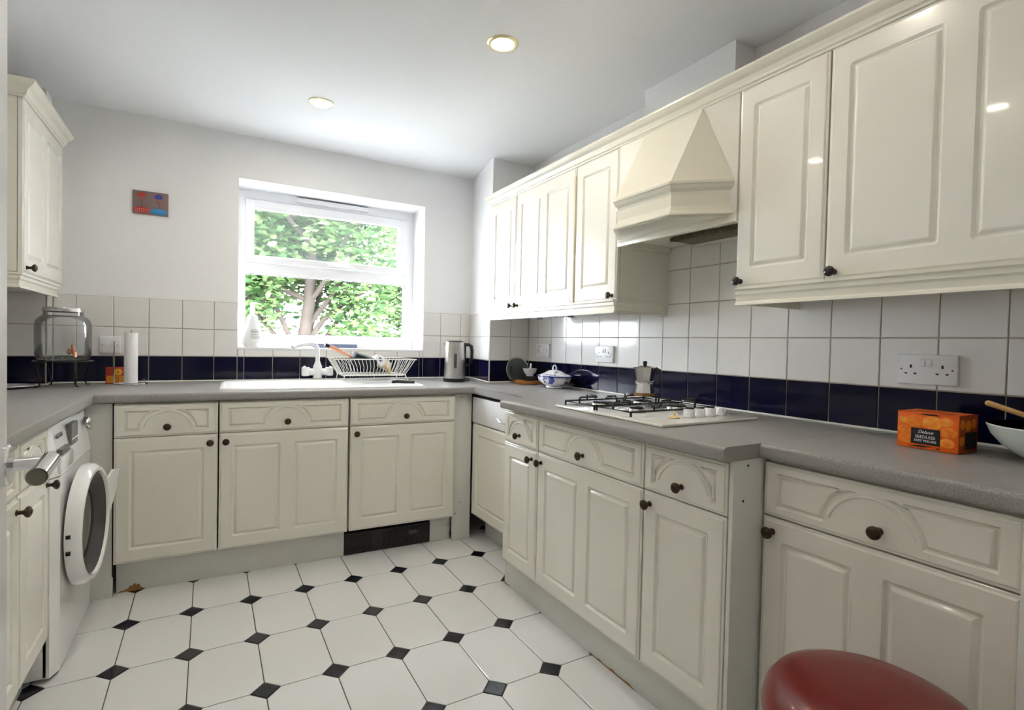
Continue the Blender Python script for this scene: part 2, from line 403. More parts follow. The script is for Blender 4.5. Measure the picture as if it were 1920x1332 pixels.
# wall tiles
def tile_wall(mb, O, U, N, us, zs, skip=None):
    O = Vector(O); U = Vector(U).normalized(); N = Vector(N).normalized(); Z = Vector((0, 0, 1)); g = .0017; th = .006
    def P(u, z, n): q = O+U*u+N*n; return (q.x, q.y, z)
    mb.add([P(us[0], zs[0], .003), P(us[-1], zs[0], .003), P(us[-1], zs[-1], .003), P(us[0], zs[-1], .003),
            P(us[0], zs[0], 0), P(us[-1], zs[0], 0), P(us[-1], zs[-1], 0), P(us[0], zs[-1], 0)],
           [(0, 1, 2, 3), (3, 2, 6, 7), (0, 3, 7, 4), (1, 2, 6, 5), (0, 1, 5, 4)], GROUT)
    for r in range(len(zs)-1):
        for i in range(len(us)-1):
            u0, u1, z0, z1 = us[i]+g, us[i+1]-g, zs[r]+g, zs[r+1]-g
            if u1-u0 < .004 or z1-z0 < .004: continue
            if skip and skip((u0+u1)/2, (z0+z1)/2): continue
            b = .0016; a = random.uniform(-.0004, .0004); c = random.uniform(-.0004, .0004)
            m = TILEB if z1 < 1.05 else TILEW
            vs = [P(u0, z0, .002), P(u1, z0, .002), P(u1, z1, .002), P(u0, z1, .002),
                  P(u0, z0, th-.0012), P(u1, z0, th-.0012), P(u1, z1, th-.0012), P(u0, z1, th-.0012),
                  P(u0+b, z0+b, th+a), P(u1-b, z0+b, th+c), P(u1-b, z1-b, th-a), P(u0+b, z1-b, th-c)]
            fs = [(0, 1, 5, 4), (1, 2, 6, 5), (2, 3, 7, 6), (3, 0, 4, 7), (4, 5, 9, 8), (5, 6, 10, 9), (6, 7, 11, 10), (7, 4, 8, 11), (8, 9, 10, 11)]
            mb.add(vs, fs, m)
def grid(lo, hi, off, p=.15):
    k = math.ceil((lo-off)/p); out = [lo]
    while off+k*p < hi-.002:
        if off+k*p > lo+.002: out.append(off+k*p)
        k += 1
    return out+[hi]
ZR = [.912, 1.0475, 1.1975, 1.3528]
mb = MB()
tile_wall(mb, (0, 0, 0), (1, 0, 0), (0, -1, 0), grid(.095, XW0, .9345), ZR)
tile_wall(mb, (0, 0, 0), (1, 0, 0), (0, -1, 0), grid(XW0, XW1, .9345), [.912, 1.0475, 1.099])
tile_wall(mb, (0, 0, 0), (1, 0, 0), (0, -1, 0), grid(XW1, 2.358, .9345), ZR)
st(mb.build('wall_back_tiles'))
mb = MB()
tile_wall(mb, (XR, 0, 0), (0, -1, 0), (-1, 0, 0), grid(.474, 3.3, .7349), [.912, 1.0475, 1.1975, 1.3475, 1.4975, 1.6475])
st(mb.build('wall_right_tiles'))
mb = MB()
tile_wall(mb, (2.276, -.466, 0), (1, 0, 0), (0, -1, 0), [0, .145, .281], ZR)
v = Vector((2.276-2.364, -.466, 0)); Lp = v.length
tile_wall(mb, (2.364, 0, 0), v, (-.466, .088, 0), [.007, Lp/2+.02, Lp], ZR)
mb.tube([(2.273, -.471, .912), (2.273, -.471, 1.0475)], .004, SEAL); mb.tube([(2.273, -.471, 1.048), (2.273, -.471, 1.353)], .004, WALLP)
st(mb.build('wall_boxing_right_tiles'))
mb = MB()
tile_wall(mb, (0, -.1, 0), (1, 0, 0), (0, -1, 0), [-.214, -.20, -.055, .088], ZR[:3]+[1.345])
tile_wall(mb, (.088, -.1, 0), (0, 1, 0), (1, 0, 0), [0, .094], ZR)
st(mb.build('wall_boxing_left_tiles'))
mb = MB(); tile_wall(mb, (XL, 0, 0), (0, -1, 0), (1, 0, 0), grid(.107, 2.2, .10), ZR[:3]+[1.3475]); st(mb.build('wall_left_tiles'))
# white sealant bead along the worktops
mb = MB()
mb.tube([(.095, -.008, .913), (2.35, -.008, .913)], .005, SEAL, 6); mb.tube([(2.355, -.01, .913), (2.27, -.474, .913), (XR-.008, -.474, .913), (XR-.008, -3.3, .913)], .005, SEAL, 6)
mb.tube([(XL+.008, -2.2, .913), (XL+.008, -.108, .913), (.096, -.108, .913), (.096, -.01, .913)], .005, SEAL, 6)
st(mb.build('trim_1'))

# window
win = st(empty('window_1', ((XW0+XW1)/2, WD, ZW0)))
def wl(x, y, z): return (x-(XW0+XW1)/2, y-WD, z-ZW0)
mb = MB(); y0, y1 = WD, WD+.07
def bar(mb, x0, z0, x1, z1, ya, yb, b=.004, m=UPVC): mb.box(wl(x0, ya, z0), wl(x1, yb, z1), m, b)
bar(mb, XW0-.01, ZW0-.01, .949, ZW1+.01, y0, y1); bar(mb, 1.957, ZW0-.01, XW1+.01, ZW1+.01, y0, y1)
bar(mb, .94, 2.005, 1.965, ZW1+.01, y0, y1); bar(mb, .94, ZW0-.01, 1.965, 1.182, y0, y1); bar(mb, .94, 1.552, 1.965, 1.618, y0, y1)
mb.build('frame', win)
mb = MB(); ys = WD-.014
bar(mb, .945, 1.620, .995, 2.000, ys, ys+.05, .006); bar(mb, 1.900, 1.620, 1.960, 2.000, ys, ys+.05, .006)
bar(mb, .99, 1.945, 1.905, 2.000, ys, ys+.05, .006); bar(mb, .99, 1.620, 1.905, 1.664, ys, ys+.05, .006)
sash = mb.build('vent_sash', win)
mb = MB(); bar(mb, .99, 1.66, 1.905, 1.949, WD+.022, WD+.028, 0, PANEH); mb.build('pane', sash)
mb = MB(); bar(mb, .993, 1.662, .996, 1.946, WD+.016, WD+.022, 0, BLACKP); bar(mb, 1.899, 1.662, 1.902, 1.946, WD+.012, WD+.02, 0, BLACKP); bar(mb, .995, 1.943, 1.90, 1.946, WD+.012, WD+.02, 0, BLACKP); mb.build('gasket', sash)
mb = MB(); bar(mb, .945, 1.18, 1.96, 1.556, WD+.03, WD+.036, 0, PANE); mb.build('pane', win)
mb = MB(); bar(mb, .949, 1.549, 1.957, 1.553, WD+.018, WD+.03, 0, BLACKP); bar(mb, 1.9545, 1.184, 1.958, 1.552, WD+.018, WD+.03, 0, BLACKP); bar(mb, .949, 1.181, 1.957, 1.184, WD+.022, WD+.03, 0, BLACKP); mb.build('gasket', win)
mb = MB(); bar(mb, 1.425, 1.628, 1.47, 1.652, ys-.012, ys, .003); mb.tube([wl(1.445, ys-.018, 1.643), wl(1.49, ys-.024, 1.642), wl(1.55, ys-.028, 1.640)], [.006, .006, .005], UPVC, 10)
mb.build('handle', sash)
mb = MB(); bar(mb, 1.23, 2.018, 1.685, 2.050, WD-.018, WD+.001, .004); bar(mb, 1.235, 2.0505, 1.68, 2.053, WD-.014, WD, 0, BLACKP); mb.build('trickle_vent', win)
mb = MB(); bar(mb, XW0, ZW0-.012, XW1, ZW0+.001, 0.001, WD, 0, SEAL); bar(mb, XW0-.002, ZW0-.012, XW1+.002, ZW0+.002, -.008, .004, .002, UPVC); mb.build('sill', win)

# room door standing open at the left edge of the view, with its lever
dr = st(empty('door_1', (.532, -2.474, ZF), math.radians(4)))
mb = MB(); mb.box((-.04, -.86, .004), (0, .032, 1.98), UPVC, .002); leaf = mb.build('door_leaf', dr)
hz = .985-ZF
mb = MB(); mb.lathe([(.0001, 0), (.0255, 0), (.0265, .002), (.0265, .007), (.0245, .009), (.012, .0095), (.0001, .0096)], CHROME, 40, M=T(0, 0, hz) @ R(PI/2, 'Y')); mb.build('rose', dr)
mb = MB(); mb.tube([(.008, 0, hz), (.048, 0, hz)], [.0085, .0095], CHROME, 20)
mb.tube([(.046, .012, hz+.001), (.046, -.085, hz-.001)], .0105, CHROME, 28)
mb.lathe([(.0001, -.0), (.0078, -.001), (.0092, .001), (.0105, .0006)], mat('handle_end', (.25, .24, .20), .15, metal=.9), 28, M=T(.046, -.0852, hz-.001) @ R(PI/2, 'X'))
mb.build('door_handle', dr)
mb = MB()
for x0, x1 in ((.42, .46), (1.34, 1.38)): mb.box((x0, YN-.13, ZF), (x1, YN+.015, 2.10), UPVC, .003)
mb.box((.42, YN-.13, 2.06), (1.38, YN+.015, 2.10), UPVC, .003); st(mb.build('trim_2'))

# ------------------------------------------------------------------ ceiling lamps
LENS = mat('lit_lamp_lens', (1.0, .91, .77), .5, emis=LAMP)
LENS2 = mat('dimmer_lamp_lens', (1.0, .91, .77), .5, emis=LAMP*.55)
def downlight(x, y, label, lens=None):
    t = tag(empty('ceiling_downlight', (x, y, ZC)), label, 'ceiling light', 'recessed ceiling lamps')
    MB().lathe([(.043, -.001), (.0435, -.004), (.047, -.0055), (.056, -.0045), (.061, -.001), (.061, .003), (.043, .003)], BRASS, 40, closed=True).build('trim_ring', t)
    MB().lathe([(.0001, -.0015), (.0425, -.0015), (.0425, .002), (.0001, .002)], lens or LENS, 32).build('lens', t)
    return t
downlight(1.727, -1.575, 'round recessed ceiling lamp, the nearer and larger of the two in view')
downlight(1.222, -.665, 'round recessed ceiling lamp nearest the window, smaller in view')
downlight(1.70, -2.50, 'recessed ceiling lamp over the near end, out of view', LENS2)
downlight(.58, -2.35, 'recessed ceiling lamp near the open room door, out of view', LENS2)
downlight(.58, -1.50, 'recessed ceiling lamp above the washing machine side, out of view', LENS2)
downlight(.9, -4.4, 'added fill lamp in the unseen hall ceiling behind the doorway', LENS2)  # added fill lamp, brightens the kitchen from behind the camera
# ------------------------------------------------------------------ worktops
def worktop(name, label, poly, front_edges, holes=None, end_edges=()):
    bm = bmesh.new(); lo, hi = .872, .910
    bot = [bm.verts.new((x, y, lo)) for x, y in poly]; top = [bm.verts.new((x, y, hi)) for x, y in poly]
    bm.faces.new(bot[::-1]); bm.faces.new(top); n = len(poly); endf = []
    for i in range(n):
        f = bm.faces.new((bot[i], bot[(i+1) % n], top[(i+1) % n], top[i]))
        if i in end_edges: f.material_index = 1
    es = []
    for i in front_edges:
        es.append(bm.edges.get((top[i], top[(i+1) % n]))); es.append(bm.edges.get((bot[i], bot[(i+1) % n])))
    bmesh.ops.bevel(bm, geom=es, offset=.011, segments=4, affect='EDGES', profile=.5)
    bmesh.ops.recalc_face_normals(bm, faces=bm.faces[:])
    me = bpy.data.meshes.new(name); bm.to_mesh(me); bm.free()
    me.materials.append(WTOP); me.materials.append(WEDGE)
    for p in me.polygons: p.use_smooth = False
    for p in me.polygons:
        if p.area < .02 or abs(p.normal.z) < .99: p.use_smooth = p.material_index == 0
    me.set_sharp_from_angle(angle=math.radians(40))
    o = bpy.data.objects.new(name, me); COL.objects.link(o)
    return tag(o, label, 'worktop')
yfb = lambda x: -.665-.0405*x      # front edge line of the back worktop
worktop('worktop', 'grey speckled worktop of the left run over the washing machine', [(XL+.002, -2.2), (.352, -2.2), (.352, yfb(.352)), (.352, -.002), (.09, -.002), (.09, -.102), (XL+.002, -.102)], [1])
worktop('worktop', 'grey speckled worktop under the window holding the sink and kettle', [(.3525, yfb(.3525)), (2.03, yfb(2.03)), (2.278, -.468), (2.362, -.002), (.3525, -.002)], [0])
worktop('worktop', 'grey speckled worktop standing proud of the units around the gas hob', [(2.0305, yfb(2.03)), (2.0305, -1.30), (1.99, -1.352), (1.935, -1.368), (1.862, -1.370), (1.862, -2.520), (XR-.002, -2.520), (XR-.002, -.468), (2.2785, -.468)], [0, 1, 2, 4], end_edges=(5,))
worktop('worktop', 'grey speckled worktop at the near right under the orange box', [(2.0, -2.5205), (2.0, -3.40), (XR-.002, -3.40), (XR-.002, -2.5205)], [0])

# ------------------------------------------------------------------ base units
RB = -math.atan(.0375)
def backpt(x): return (x, -.655-.0375*(x-.42))
base_unit('cream base cabinet with single door, leftmost under the window worktop', backpt(.42), RB, .380, 1, .348)
base_unit('cream base cabinet with double-panel door, middle one under the sink', backpt(.803), RB, .566, 2, .026)
base_unit('cream base cabinet with double-panel door above the black plinth grille', backpt(1.375), RB, .562, 2, .028)
t = tag(empty('filler_panel', (*backpt(.362), 0), RB), 'narrow white filler panel beside the washing machine, left of the back units', 'panel')
MB().box((-.036, .004, ZF), (.054, .02, .868), WHITEB).build('board', t)
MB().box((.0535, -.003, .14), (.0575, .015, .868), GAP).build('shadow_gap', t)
t = tag(empty('filler_panel', (*backpt(1.942), 0), RB), 'tall white corner filler panel between the back and right units', 'panel')
mb = MB(); mb.box((0, .012, ZF), (.104, .03, .869), WHITEB, .001); mb.build('board', t)
for x, z in ((.045, .85), (.045, .26), (.015, .20)):
    mb = MB(); mb.lathe([(.0001, 0), (.0035, 0), (.003, .001), (.0001, .0012)], BRONZE, 8, M=T(x, .012, z) @ R(PI/2, 'X')); mb.build('screw', t)

RR = -PI/2
XH = 1.919   # carcass plane of the hob units (door faces at 1.90)
base_unit('narrow cream base cabinet at the far end of the hob units', (XH, -1.340), RR, .275, 1, .235)
base_unit('wide cream base cabinet with two panels directly under the hob', (XH, -1.617), RR, .588, 2, .028)
base_unit('narrow cream base cabinet at the near end of the hob units, beside the end panel', (XH, -2.207), RR, .296, 1, .028)
t = tag(empty('end_panel', (1.905, -2.505, 0)), 'tall plain cream end panel closing the near side of the hob units', 'panel')
mb = MB(); mb.box((0, -.012, ZF), (.65, 0, .871), WHITEB, .001); mb.build('board', t)
for x, z in ((.055, .855), (.04, .765)):
    mb = MB(); mb.lathe([(.0001, 0), (.0035, 0), (.003, .001), (.0001, .0012)], GAP, 8, M=T(x, -.012, z) @ R(PI/2, 'X')); mb.build('screw_hole', t)
base_unit('wide cream base cabinet at the near right behind the red stool', (2.036, -2.522), RR, .512, 2, .028, depth=.50, drawer_knob=.54)
t = tag(empty('end_panel', (2.0, -3.037, 0)), 'white upright end board at the right edge of the view', 'panel')
MB().box((-.02, -.03, ZF), (.5, 0, .865), WHITEB, .002).build('board', t)

# corner unit: white false drawer with a chrome pull and a cream door
t = tag(empty('base_cabinet', (2.065, -.715, 0), RR), 'set-back corner base cabinet with plain white drawer front and chrome pull', 'cabinet')
MB().box((.001, .002, .197), (.60, .40, .85), CARC).build('carcass', t)
mb = MB(); mb.box((.002, -.019, .712), (.60, 0, .852), WHITEP, .002); d = mb.build('drawer_front', t)
mb = MB(); mb.tube([(.335, -.019, .765), (.335, -.033, .772), (.345, -.045, .772), (.38, -.050, .762), (.42, -.045, .758), (.43, -.033, .758), (.43, -.019, .752)], .0038, CHROME, 10); mb.tube([(.338, -.04, .764), (.332, -.043, .79)], .0035, CHROME, 8)
mb.build('handle', d)
mb = MB(); front(mb, .598, .705-.195, door_panels(.598, .705-.195, 1)); d = mb.build('door', t); d.location = (.002, 0, .195)
t2 = tag(MB().box((2.10, -.70, .855), (2.12, -1.36, .871), GAP).build('gap_shading'), 'dark rail in the gap under the corner worktop', 'shading')  # dark strip standing in for the shade in the gap

# left run
base_unit('narrow cream base cabinet between washing machine and open door, far one of the left run', (.311, -1.530), PI/2, .292, 1, .262, group='cream base units')
base_unit('wide cream base cabinet of the left run nearest the open door', (.311, -2.13), PI/2, .596, 2, .566, group='cream base units')

# plinths
def plinth(label, p, q, h=.135, name='plinth', th=.016, m=None):
    p = Vector(p); q = Vector(q); d = (q-p); a = math.atan2(d.y, d.x)
    t = tag(empty(name, (p.x, p.y, ZF), a), label, 'plinth')
    MB().box((0, 0, 0), (d.length, th, h), m or WHITEB, .001).build('board', t)
    return t, d.length
b0 = Vector((.42, -.612)); b1 = Vector((1.945, -.665))
bm_ = lambda x: (x, b0.y+(x-.42)*(b1.y-b0.y)/(1.945-.42))
t, L_ = plinth('white plinth with chipped corner under the sink units', bm_(.425), bm_(1.366))
mb = MB(); random.seed(3)
ch = [(0, 0), (.015, .006), (.03, .010), (.042, .014), (.05, .026), (.056, .022), (.065, .034), (.072, .024), (.08, .028), (.088, .012), (.10, .004), (.104, 0)]
mb.add([(x, -.0008, z) for x, z in ch], [list(range(len(ch)))], TAN); mb.build('chipped_edge', t)
plinth('short white plinth right of the black grille', bm_(1.826), bm_(1.942))
t = tag(empty('plinth_heater', (*bm_(1.368), ZF), math.atan2(b1.y-b0.y, b1.x-b0.x)), 'black slatted heater grille in the plinth under the right back unit', 'heater')
mb = MB(); mb.box((0, -.004, .002), (.455, .05, .112), BLACKP, .003); mb.build('casing', t)
for k in range(34):
    x = .03+k*.0112
    if 9 < k < 15: continue
    mb = MB(); mb.box((x, -.0065, .022), (x+.004, -.004, .096), BLACKW); mb.build('slat', t)
mb = MB(); mb.box((.335, -.0075, .062), (.385, -.004, .082), DARKG); mb.build('switch_panel', t)
t, L_ = plinth('long white plinth under the hob units, chipped at the floor', (1.952, -1.285), (1.952, -2.505))
mb = MB()
ch = [(.62, 0), (.63, .006), (.66, .004), (.68, .008), (.70, .004), (.735, .006), (.75, .010), (.765, .005), (.80, .006), (.83, .009), (.85, .004), (.86, 0)]
mb.add([(x, -.0008, z) for x, z in ch], [list(range(len(ch)))], TAN); mb.build('chipped_edge', t); mb = MB()
mb.add([(0, -.0008, 0), (.05, -.0008, 0), (.04, -.0008, .005), (.01, -.0008, .006), (0, -.0008, .012)], [[0, 1, 2, 3, 4]], TAN)
mb.build('chipped_edge', t)
plinth('white plinth recessed under the corner base cabinet', (2.15, -.70), (2.15, -1.28))
plinth('white plinth under the near right base cabinet', (2.09, -2.522), (2.09, -3.03))
plinth('white plinth under the left run beside the washing machine', (.268, -2.13), (.268, -1.24))

# ------------------------------------------------------------------ wall cabinets (right)
XU = 2.25+.019
wall_unit('slim cream wall cabinet beside the corner boxing, farthest on the right wall', (XU, -.505), RR, .302, 1, .274, depth=.29, x_car=(.030, 0))
wb = wall_unit('cream wall cabinet with two-panel door, second from the corner boxing', (XU, -.808), RR, .552, 2, .028, depth=.29)
wd = [c for c in wb.children if c.name.startswith('door')][0]
mb = MB(); mb.box((.534, -.0205, .0), (.5475, -.012, .60), mat('tan_bare_edge', (.70, .60, .46), .5), .001); e_ = mb.build('peeling_edge', wd); e_['label'] = 'tan peeling edge strip'
mb = MB(); mb.tube([(.520, -.0195, .034), (.522, -.0195, .014), (.528, -.0195, .004), (.546, -.0205, .001)], .0013, GAP, 6); mb.build('crack', wd)
wall_unit('slim cream wall cabinet touching the far side of the cooker hood', (XU, -1.361), RR, .299, 1, .272, depth=.29)
wall_unit('slim cream wall cabinet touching the near side of the cooker hood', (XU, -2.240), RR, .287, 1, .020, km=BLACKK, depth=.29, kz=.020)
wall_unit('wide cream wall cabinet with two-panel door at the upper right', (XU, -2.528), RR, .592, 2, .026, km=BLACKK, depth=.29, kz=.020)
wall_unit('wide cream wall cabinet with two-panel door over the left run', (.131, -.712), PI/2, .600, 2, .03, zb=1.385, zt=2.045, depth=.34, r=.006, kz=.022)
CP = [(0, 0), (.006, 0), (.008, .006), (.014, .010), (.016, .018), (.022, .030), (.034, .038), (.040, .044), (.045, .050), (.045, .058), (0, .058)]
def cornice(name, label, path, z, prof=CP, sc=1.0):
    mb = MB(); mb.sweep([(o*sc, z+u*sc) for o, u in prof], path, CREAMD, smooth=False)
    return tag(mb.build(name), label, 'moulding')
# travel direction so that 'out' is to the right of travel
cornice('cornice', 'cream cornice moulding along the top of the right wall cabinets', [(2.255, -3.18), (2.255, -.470)][::-1], 1.992, sc=.93)
cornice('cornice', 'cream cornice moulding around the top of the left wall cabinet', [(.148, -.106), (.148, -.716), (XL, -.716)][::-1][::-1] if False else [(XL, -.716), (.146, -.716), (.146, -.106)], 2.043, sc=1.0)
PP = [(0, .057), (.012, .057), (.012, .050), (.006, .046), (.006, .034), (.002, .028), (0, .012), (.004, .006), (.006, 0), (-.012, 0), (-.012, .057)]
cornice('pelmet', 'cream light pelmet under the far right wall cabinets', [(2.243, -.50), (2.243, -1.672), (XR-.01, -1.672)][::-1][::-1] if False else [(2.243, -.53), (2.243, -1.661)], 1.295, prof=PP)
cornice('pelmet', 'cream pelmet return running back to the tiles beside the hood', [(2.250, -1.656), (XR-.008, -1.656)][::-1], 1.295, prof=[(-o, u) for o, u in PP])
cornice('pelmet', 'cream light pelmet under the near right wall cabinets', [(2.243, -2.252), (2.243, -3.10)], 1.295, prof=PP)
cornice('pelmet', 'cream pelmet return under the near side of the hood gap', [(2.250, -2.262), (XR-.008, -2.262)][::-1], 1.297, prof=[(o, u) for o, u in PP])
cornice('pelmet', 'cream light pelmet under the left wall cabinet', [(XL+.01, -.700), (.132, -.700), (.132, -.112)], 1.328, prof=PP)
# far-right side panel seen beside the hood
# ------------------------------------------------------------------ cooker hood
hd = tag(empty('cooker_hood', (2.25, -1.951, 0)), 'cream pyramid-shaped cooker hood between the right wall cabinets', 'cooker hood')
# local: x outwards is -x
mb = MB(); mb.box((.002, -.286, 1.60), (.02, .289, 1.992), CREAM, .001); mb.build('fascia_panel', hd)
xf = -.15; hw = .142
mb = MB()
A = [(0, .139, 1.992), (0, -.139, 1.992), (xf, -.139, 1.708), (xf, .139, 1.708), (0, -.276, 1.712), (0, .276, 1.712)]
mb.add(A, [(0, 3, 2, 1), (1, 2, 4), (0, 5, 3), (0, 1, 4, 5), (3, 5, 4, 2)], HOODM); mb.build('canopy', hd)
path = [(0, .276), (xf, .139), (xf, -.139), (0, -.276)]
hp = [(-.004, .012), (.006, .012), (.006, .004), (.002, .001), (-.002, -.010), (-.010, -.020), (-.012, -.030), (-.030, -.030), (-.03, .012)]
mb = MB(); mb.sweep([(-o if False else o, 1.700+u) for o, u in hp], path, CREAMD)
mb.build('moulding', hd)
mb = MB(); mb.sweep([(-.012, 1.672), (-.012, 1.630), (-.030, 1.630), (-.030, 1.672)], path, HOODM)
mb.sweep([(-.012, 1.632), (-.008, 1.618), (.004, 1.604), (.004, 1.600), (-.03, 1.600), (-.03, 1.632)], path, HOODM); mb.build('lower_band', hd)
mb = MB()
mb.box((.02, -.286, 1.600), (.30, .286, 1.640), CARC)
mb.box((-.002, -.289, 1.572), (.02, .289, 1.600), HOODM, .002); mb.box((.02, .270, 1.575), (.29, .289, 1.640), HOODM); mb.build('underside', hd)
mb = MB(); mb.prism([(.02, -.27), (.02, .27), (-.14, .125), (-.14, -.125)], 1.596, 1.601, CREAMD); mb.build('soffit', hd)
mb = MB(); mb.box((.13, -.265, 1.586), (.27, .12, 1.599), FILTER, .001)
for k in range(36): mb.tube([(.125, .115-k*.0106, 1.590), (.135, .115-k*.0106, 1.582), (.145, .115-k*.0106, 1.590)], .002, FILTER, 5)
mb.box((.26, -.27, 1.582), (.285, .14, 1.590), CREAMD); mb.build('grease_filter', hd)
mb = MB(); mb.box((.05, -.12, 1.592), (.10, .07, 1.5995), DARKG); mb.build('lamp_cover', hd)

# strip lights under the far wall cabinets
for k, (ya, yb) in enumerate(((-.76, -1.02), (-1.06, -1.32))):
    t = tag(empty('under_cabinet_light', (2.42, ya, 1.325)), ['slim white strip light under the cabinets, nearer the corner', 'slim white strip light under the cabinets, nearer the hood'][k], 'strip light')
    MB().box((-.02, yb-ya, -.022), (.02, 0, .03), WHITEP, .004).build('body', t)
    MB().box((-.022, -.10, -.026), (-.006, -.05, -.014), DARKG, .002).build('switch', t)
mb = MB(); mb.tube([(2.44, -1.32, 1.30), (2.45, -1.38, 1.292), (2.46, -1.45, 1.276), (2.48, -1.52, 1.280), (2.49, -1.60, 1.30)], .0022, WHITEP, 6)
tag(mb.build('cable'), 'thin white cable sagging under the wall cabinet by the hood', 'cable')

# ------------------------------------------------------------------ washing machine
wm = tag(empty('washing_machine', (.345, -.9475, ZF), PI/2), 'white front-loading washing machine under the left worktop with porthole door ajar', 'washing machine')
# local: x along width (near -> far = -.3..+.3), y into machine, z up; front at y=0
mb = MB(); mb.box((-.298, .018, .015), (.298, .50, .812), WHITEG, .004)
def curved(z0, z1, m, y_of, mbx, W=.298, n=14):
    vs = []; 
    for z in (z0, z1):
        for i in range(n+1):
            x = -W+2*W*i/n; e = min(1, (W-abs(x))/.035); yy = y_of(x, z)+.018*(1-math.sin(e*PI/2)); vs.append((x, yy, z))
        for i in range(n, -1, -1):
            x = -W+2*W*i/n; vs.append((x, .03, z))
    k = 2*(n+1)
    mbx.add(vs, [list(range(k))[::-1], [k+i for i in range(k)]]+[(i, (i+1) % k, k+(i+1) % k, k+i) for i in range(k)], m, False)
curved(.015, .645, WHITEG, lambda x, z: -.004, mb); mb.build('body', wm)
mb = MB(); curved(.649, .812, WHITEG, lambda x, z: -.006+(z-.649)*.16, mb); cp = mb.build('control_panel', wm)
mb = MB(); mb.box((-.08, -.003, .715), (.02, .012, .792), LCD, .001)
for k in range(3): mb.box((-.075+k*.03, -.0045, .735), (-.075+k*.03+.024, -.003, .738), PAPER)
mb.build('display', cp)
mb = MB(); mb.lathe([(.0001, -.0), (.027, 0), (.027, .012), (.024, .024), (.0001, .025)], CHROME, 32, M=T(.20, .008, .755) @ R(PI/2, 'X')); mb.build('programme_dial', cp)
mb = MB(); mb.box((-.255, -.010, .712), (-.14, .006, .732), LCD, .002); mb.build('drawer_grip', cp)
mb = MB(); mb.box((-.265, -.0075, .655), (-.075, .004, .705), WHITEG, .003); mb.build('detergent_drawer', cp)
def text(s, size, m, name, parent, loc, rot, ext=.0003, align='CENTER', shear=0):
    c = bpy.data.curves.new(name, 'FONT'); c.body = s; c.size = size; c.extrude = ext; c.align_x = align; c.shear = shear
    o = bpy.data.objects.new('tmp', c); COL.objects.link(o)
    dg = bpy.context.evaluated_depsgraph_get(); me = bpy.data.meshes.new_from_object(o.evaluated_get(dg))
    bpy.data.objects.remove(o); o = bpy.data.objects.new(name, me); COL.objects.link(o); me.materials.clear(); me.materials.append(m)
    o.parent = parent; o.location = loc; o.rotation_euler = rot; return o
GREYINK = mat('grey_ink', (.25, .25, .27), .5); REDINK = mat('red_ink', (.5, .05, .05), .5)
text('BOSCH', .020, GREYINK, 'lettering', cp, (-.20, .0085, .765), (PI/2, 0, 0), ext=.003)
# porthole door, ajar (hinged on the near side)
pd = MB(); cz = .425
MY = R(PI/2, 'X')
pd.lathe([(.176, -.004), (.178, .030), (.184, .038), (.196, .038), (.208, .028), (.214, .008), (.212, -.004)], WHITEG, 64, closed=True, M=T(.215, 0, 0) @ MY)
door = pd.build('porthole_door', wm); door.location = (-.245, -.014, cz)
PT = T(.215, 0, 0) @ MY
mb = MB(); mb.lathe([(.1765, .030), (.170, .026), (.140, -.006), (.136, -.010), (.176, -.006)], DARKG, 64, closed=True, M=PT); mb.build('bezel', door)
mb = MB(); mb.lathe([(.139, -.007), (.125, .002), (.09, .009), (.04, .012), (.0001, .013)], DOORG, 48, M=PT); mb.build('glass', door)
mb = MB(); mb.lathe([(.0001, -.020), (.11, -.018), (.137, -.009)], mat('drum_grey', (.42, .42, .40), .35, metal=.6), 40, M=PT); mb.build('inner_bowl', door)
mb = MB(); mb.add([(.375, -.036, .115), (.402, -.052, .150), (.440, -.062, .145), (.452, -.050, .05), (.448, -.034, -.02), (.425, -.022, -.05), (.375, -.030, .115), (.402, -.044, .150), (.436, -.052, .142), (.446, -.040, .05), (.442, -.026, -.02), (.420, -.016, -.05)], [(0, 1, 2, 3, 4, 5), (11, 10, 9, 8, 7, 6)]+[(i, (i+1) % 6, 6+(i+1) % 6, 6+i) for i in range(6)], WHITEG); mb.build('grip', door)
for hz_ in (-.045, .01):
    mb = MB(); mb.box((-.002, -.014, hz_), (.012, -.002, hz_+.012), BLACKP); mb.build('hinge', door)
mb = MB()
for x in (-.25, .25):
    for y in (.06, .44): mb.lathe([(.02, 0), (.02, .016)], BLACKP, 12, M=T(x, y, 0))
mb.build('feet', wm)
door.rotation_euler = (0, 0, math.radians(-4)); wm.scale = (.962, 1, 1)

SINKM = mat('white_sink_resin', (.87, .87, .88), .4)
# ------------------------------------------------------------------ sink and tap
A0 = -math.atan(.0405)
sk = tag(empty('sink', (.80, -.655, .910), A0), 'white inset resin sink with drainer under the window', 'sink')
def rr(x0, y0, x1, y1, r, n=8): return rrect(x0, y0, x1, y1, r, n)
W_, D_ = .985, .50
mb = MB()
n = len(rr(0, 0, 1, 1, .1))
def ring(x0, y0, x1, y1, r, z): return [(p[0], p[1], z) for p in rr(x0, y0, x1, y1, r)]
rings = [ring(0, 0, W_, D_, .07, -.0005), ring(.002, .002, W_-.002, D_-.002, .07, .008), ring(.012, .012, W_-.012, D_-.012, .065, .013), ring(.02, .02, W_-.02, D_-.02, .06, .012)]
vs = [p for r_ in rings for p in r_]
mb.add(vs, [(j*n+i, j*n+(i+1) % n, (j+1)*n+(i+1) % n, (j+1)*n+i) for j in range(len(rings)-1) for i in range(n)], SINKM, True)
outer = [Vector((p[0], p[1], 0)) for p in rings[-1]]
holes = [(.05, .045, .40, .385, .05, -.16), (.43, .08, .55, .34, .03, -.09)]
hp_ = [[Vector((p[0], p[1], 0)) for p in rr(*h[:5])] for h in holes]
flat = outer+[p for q in hp_ for p in q]
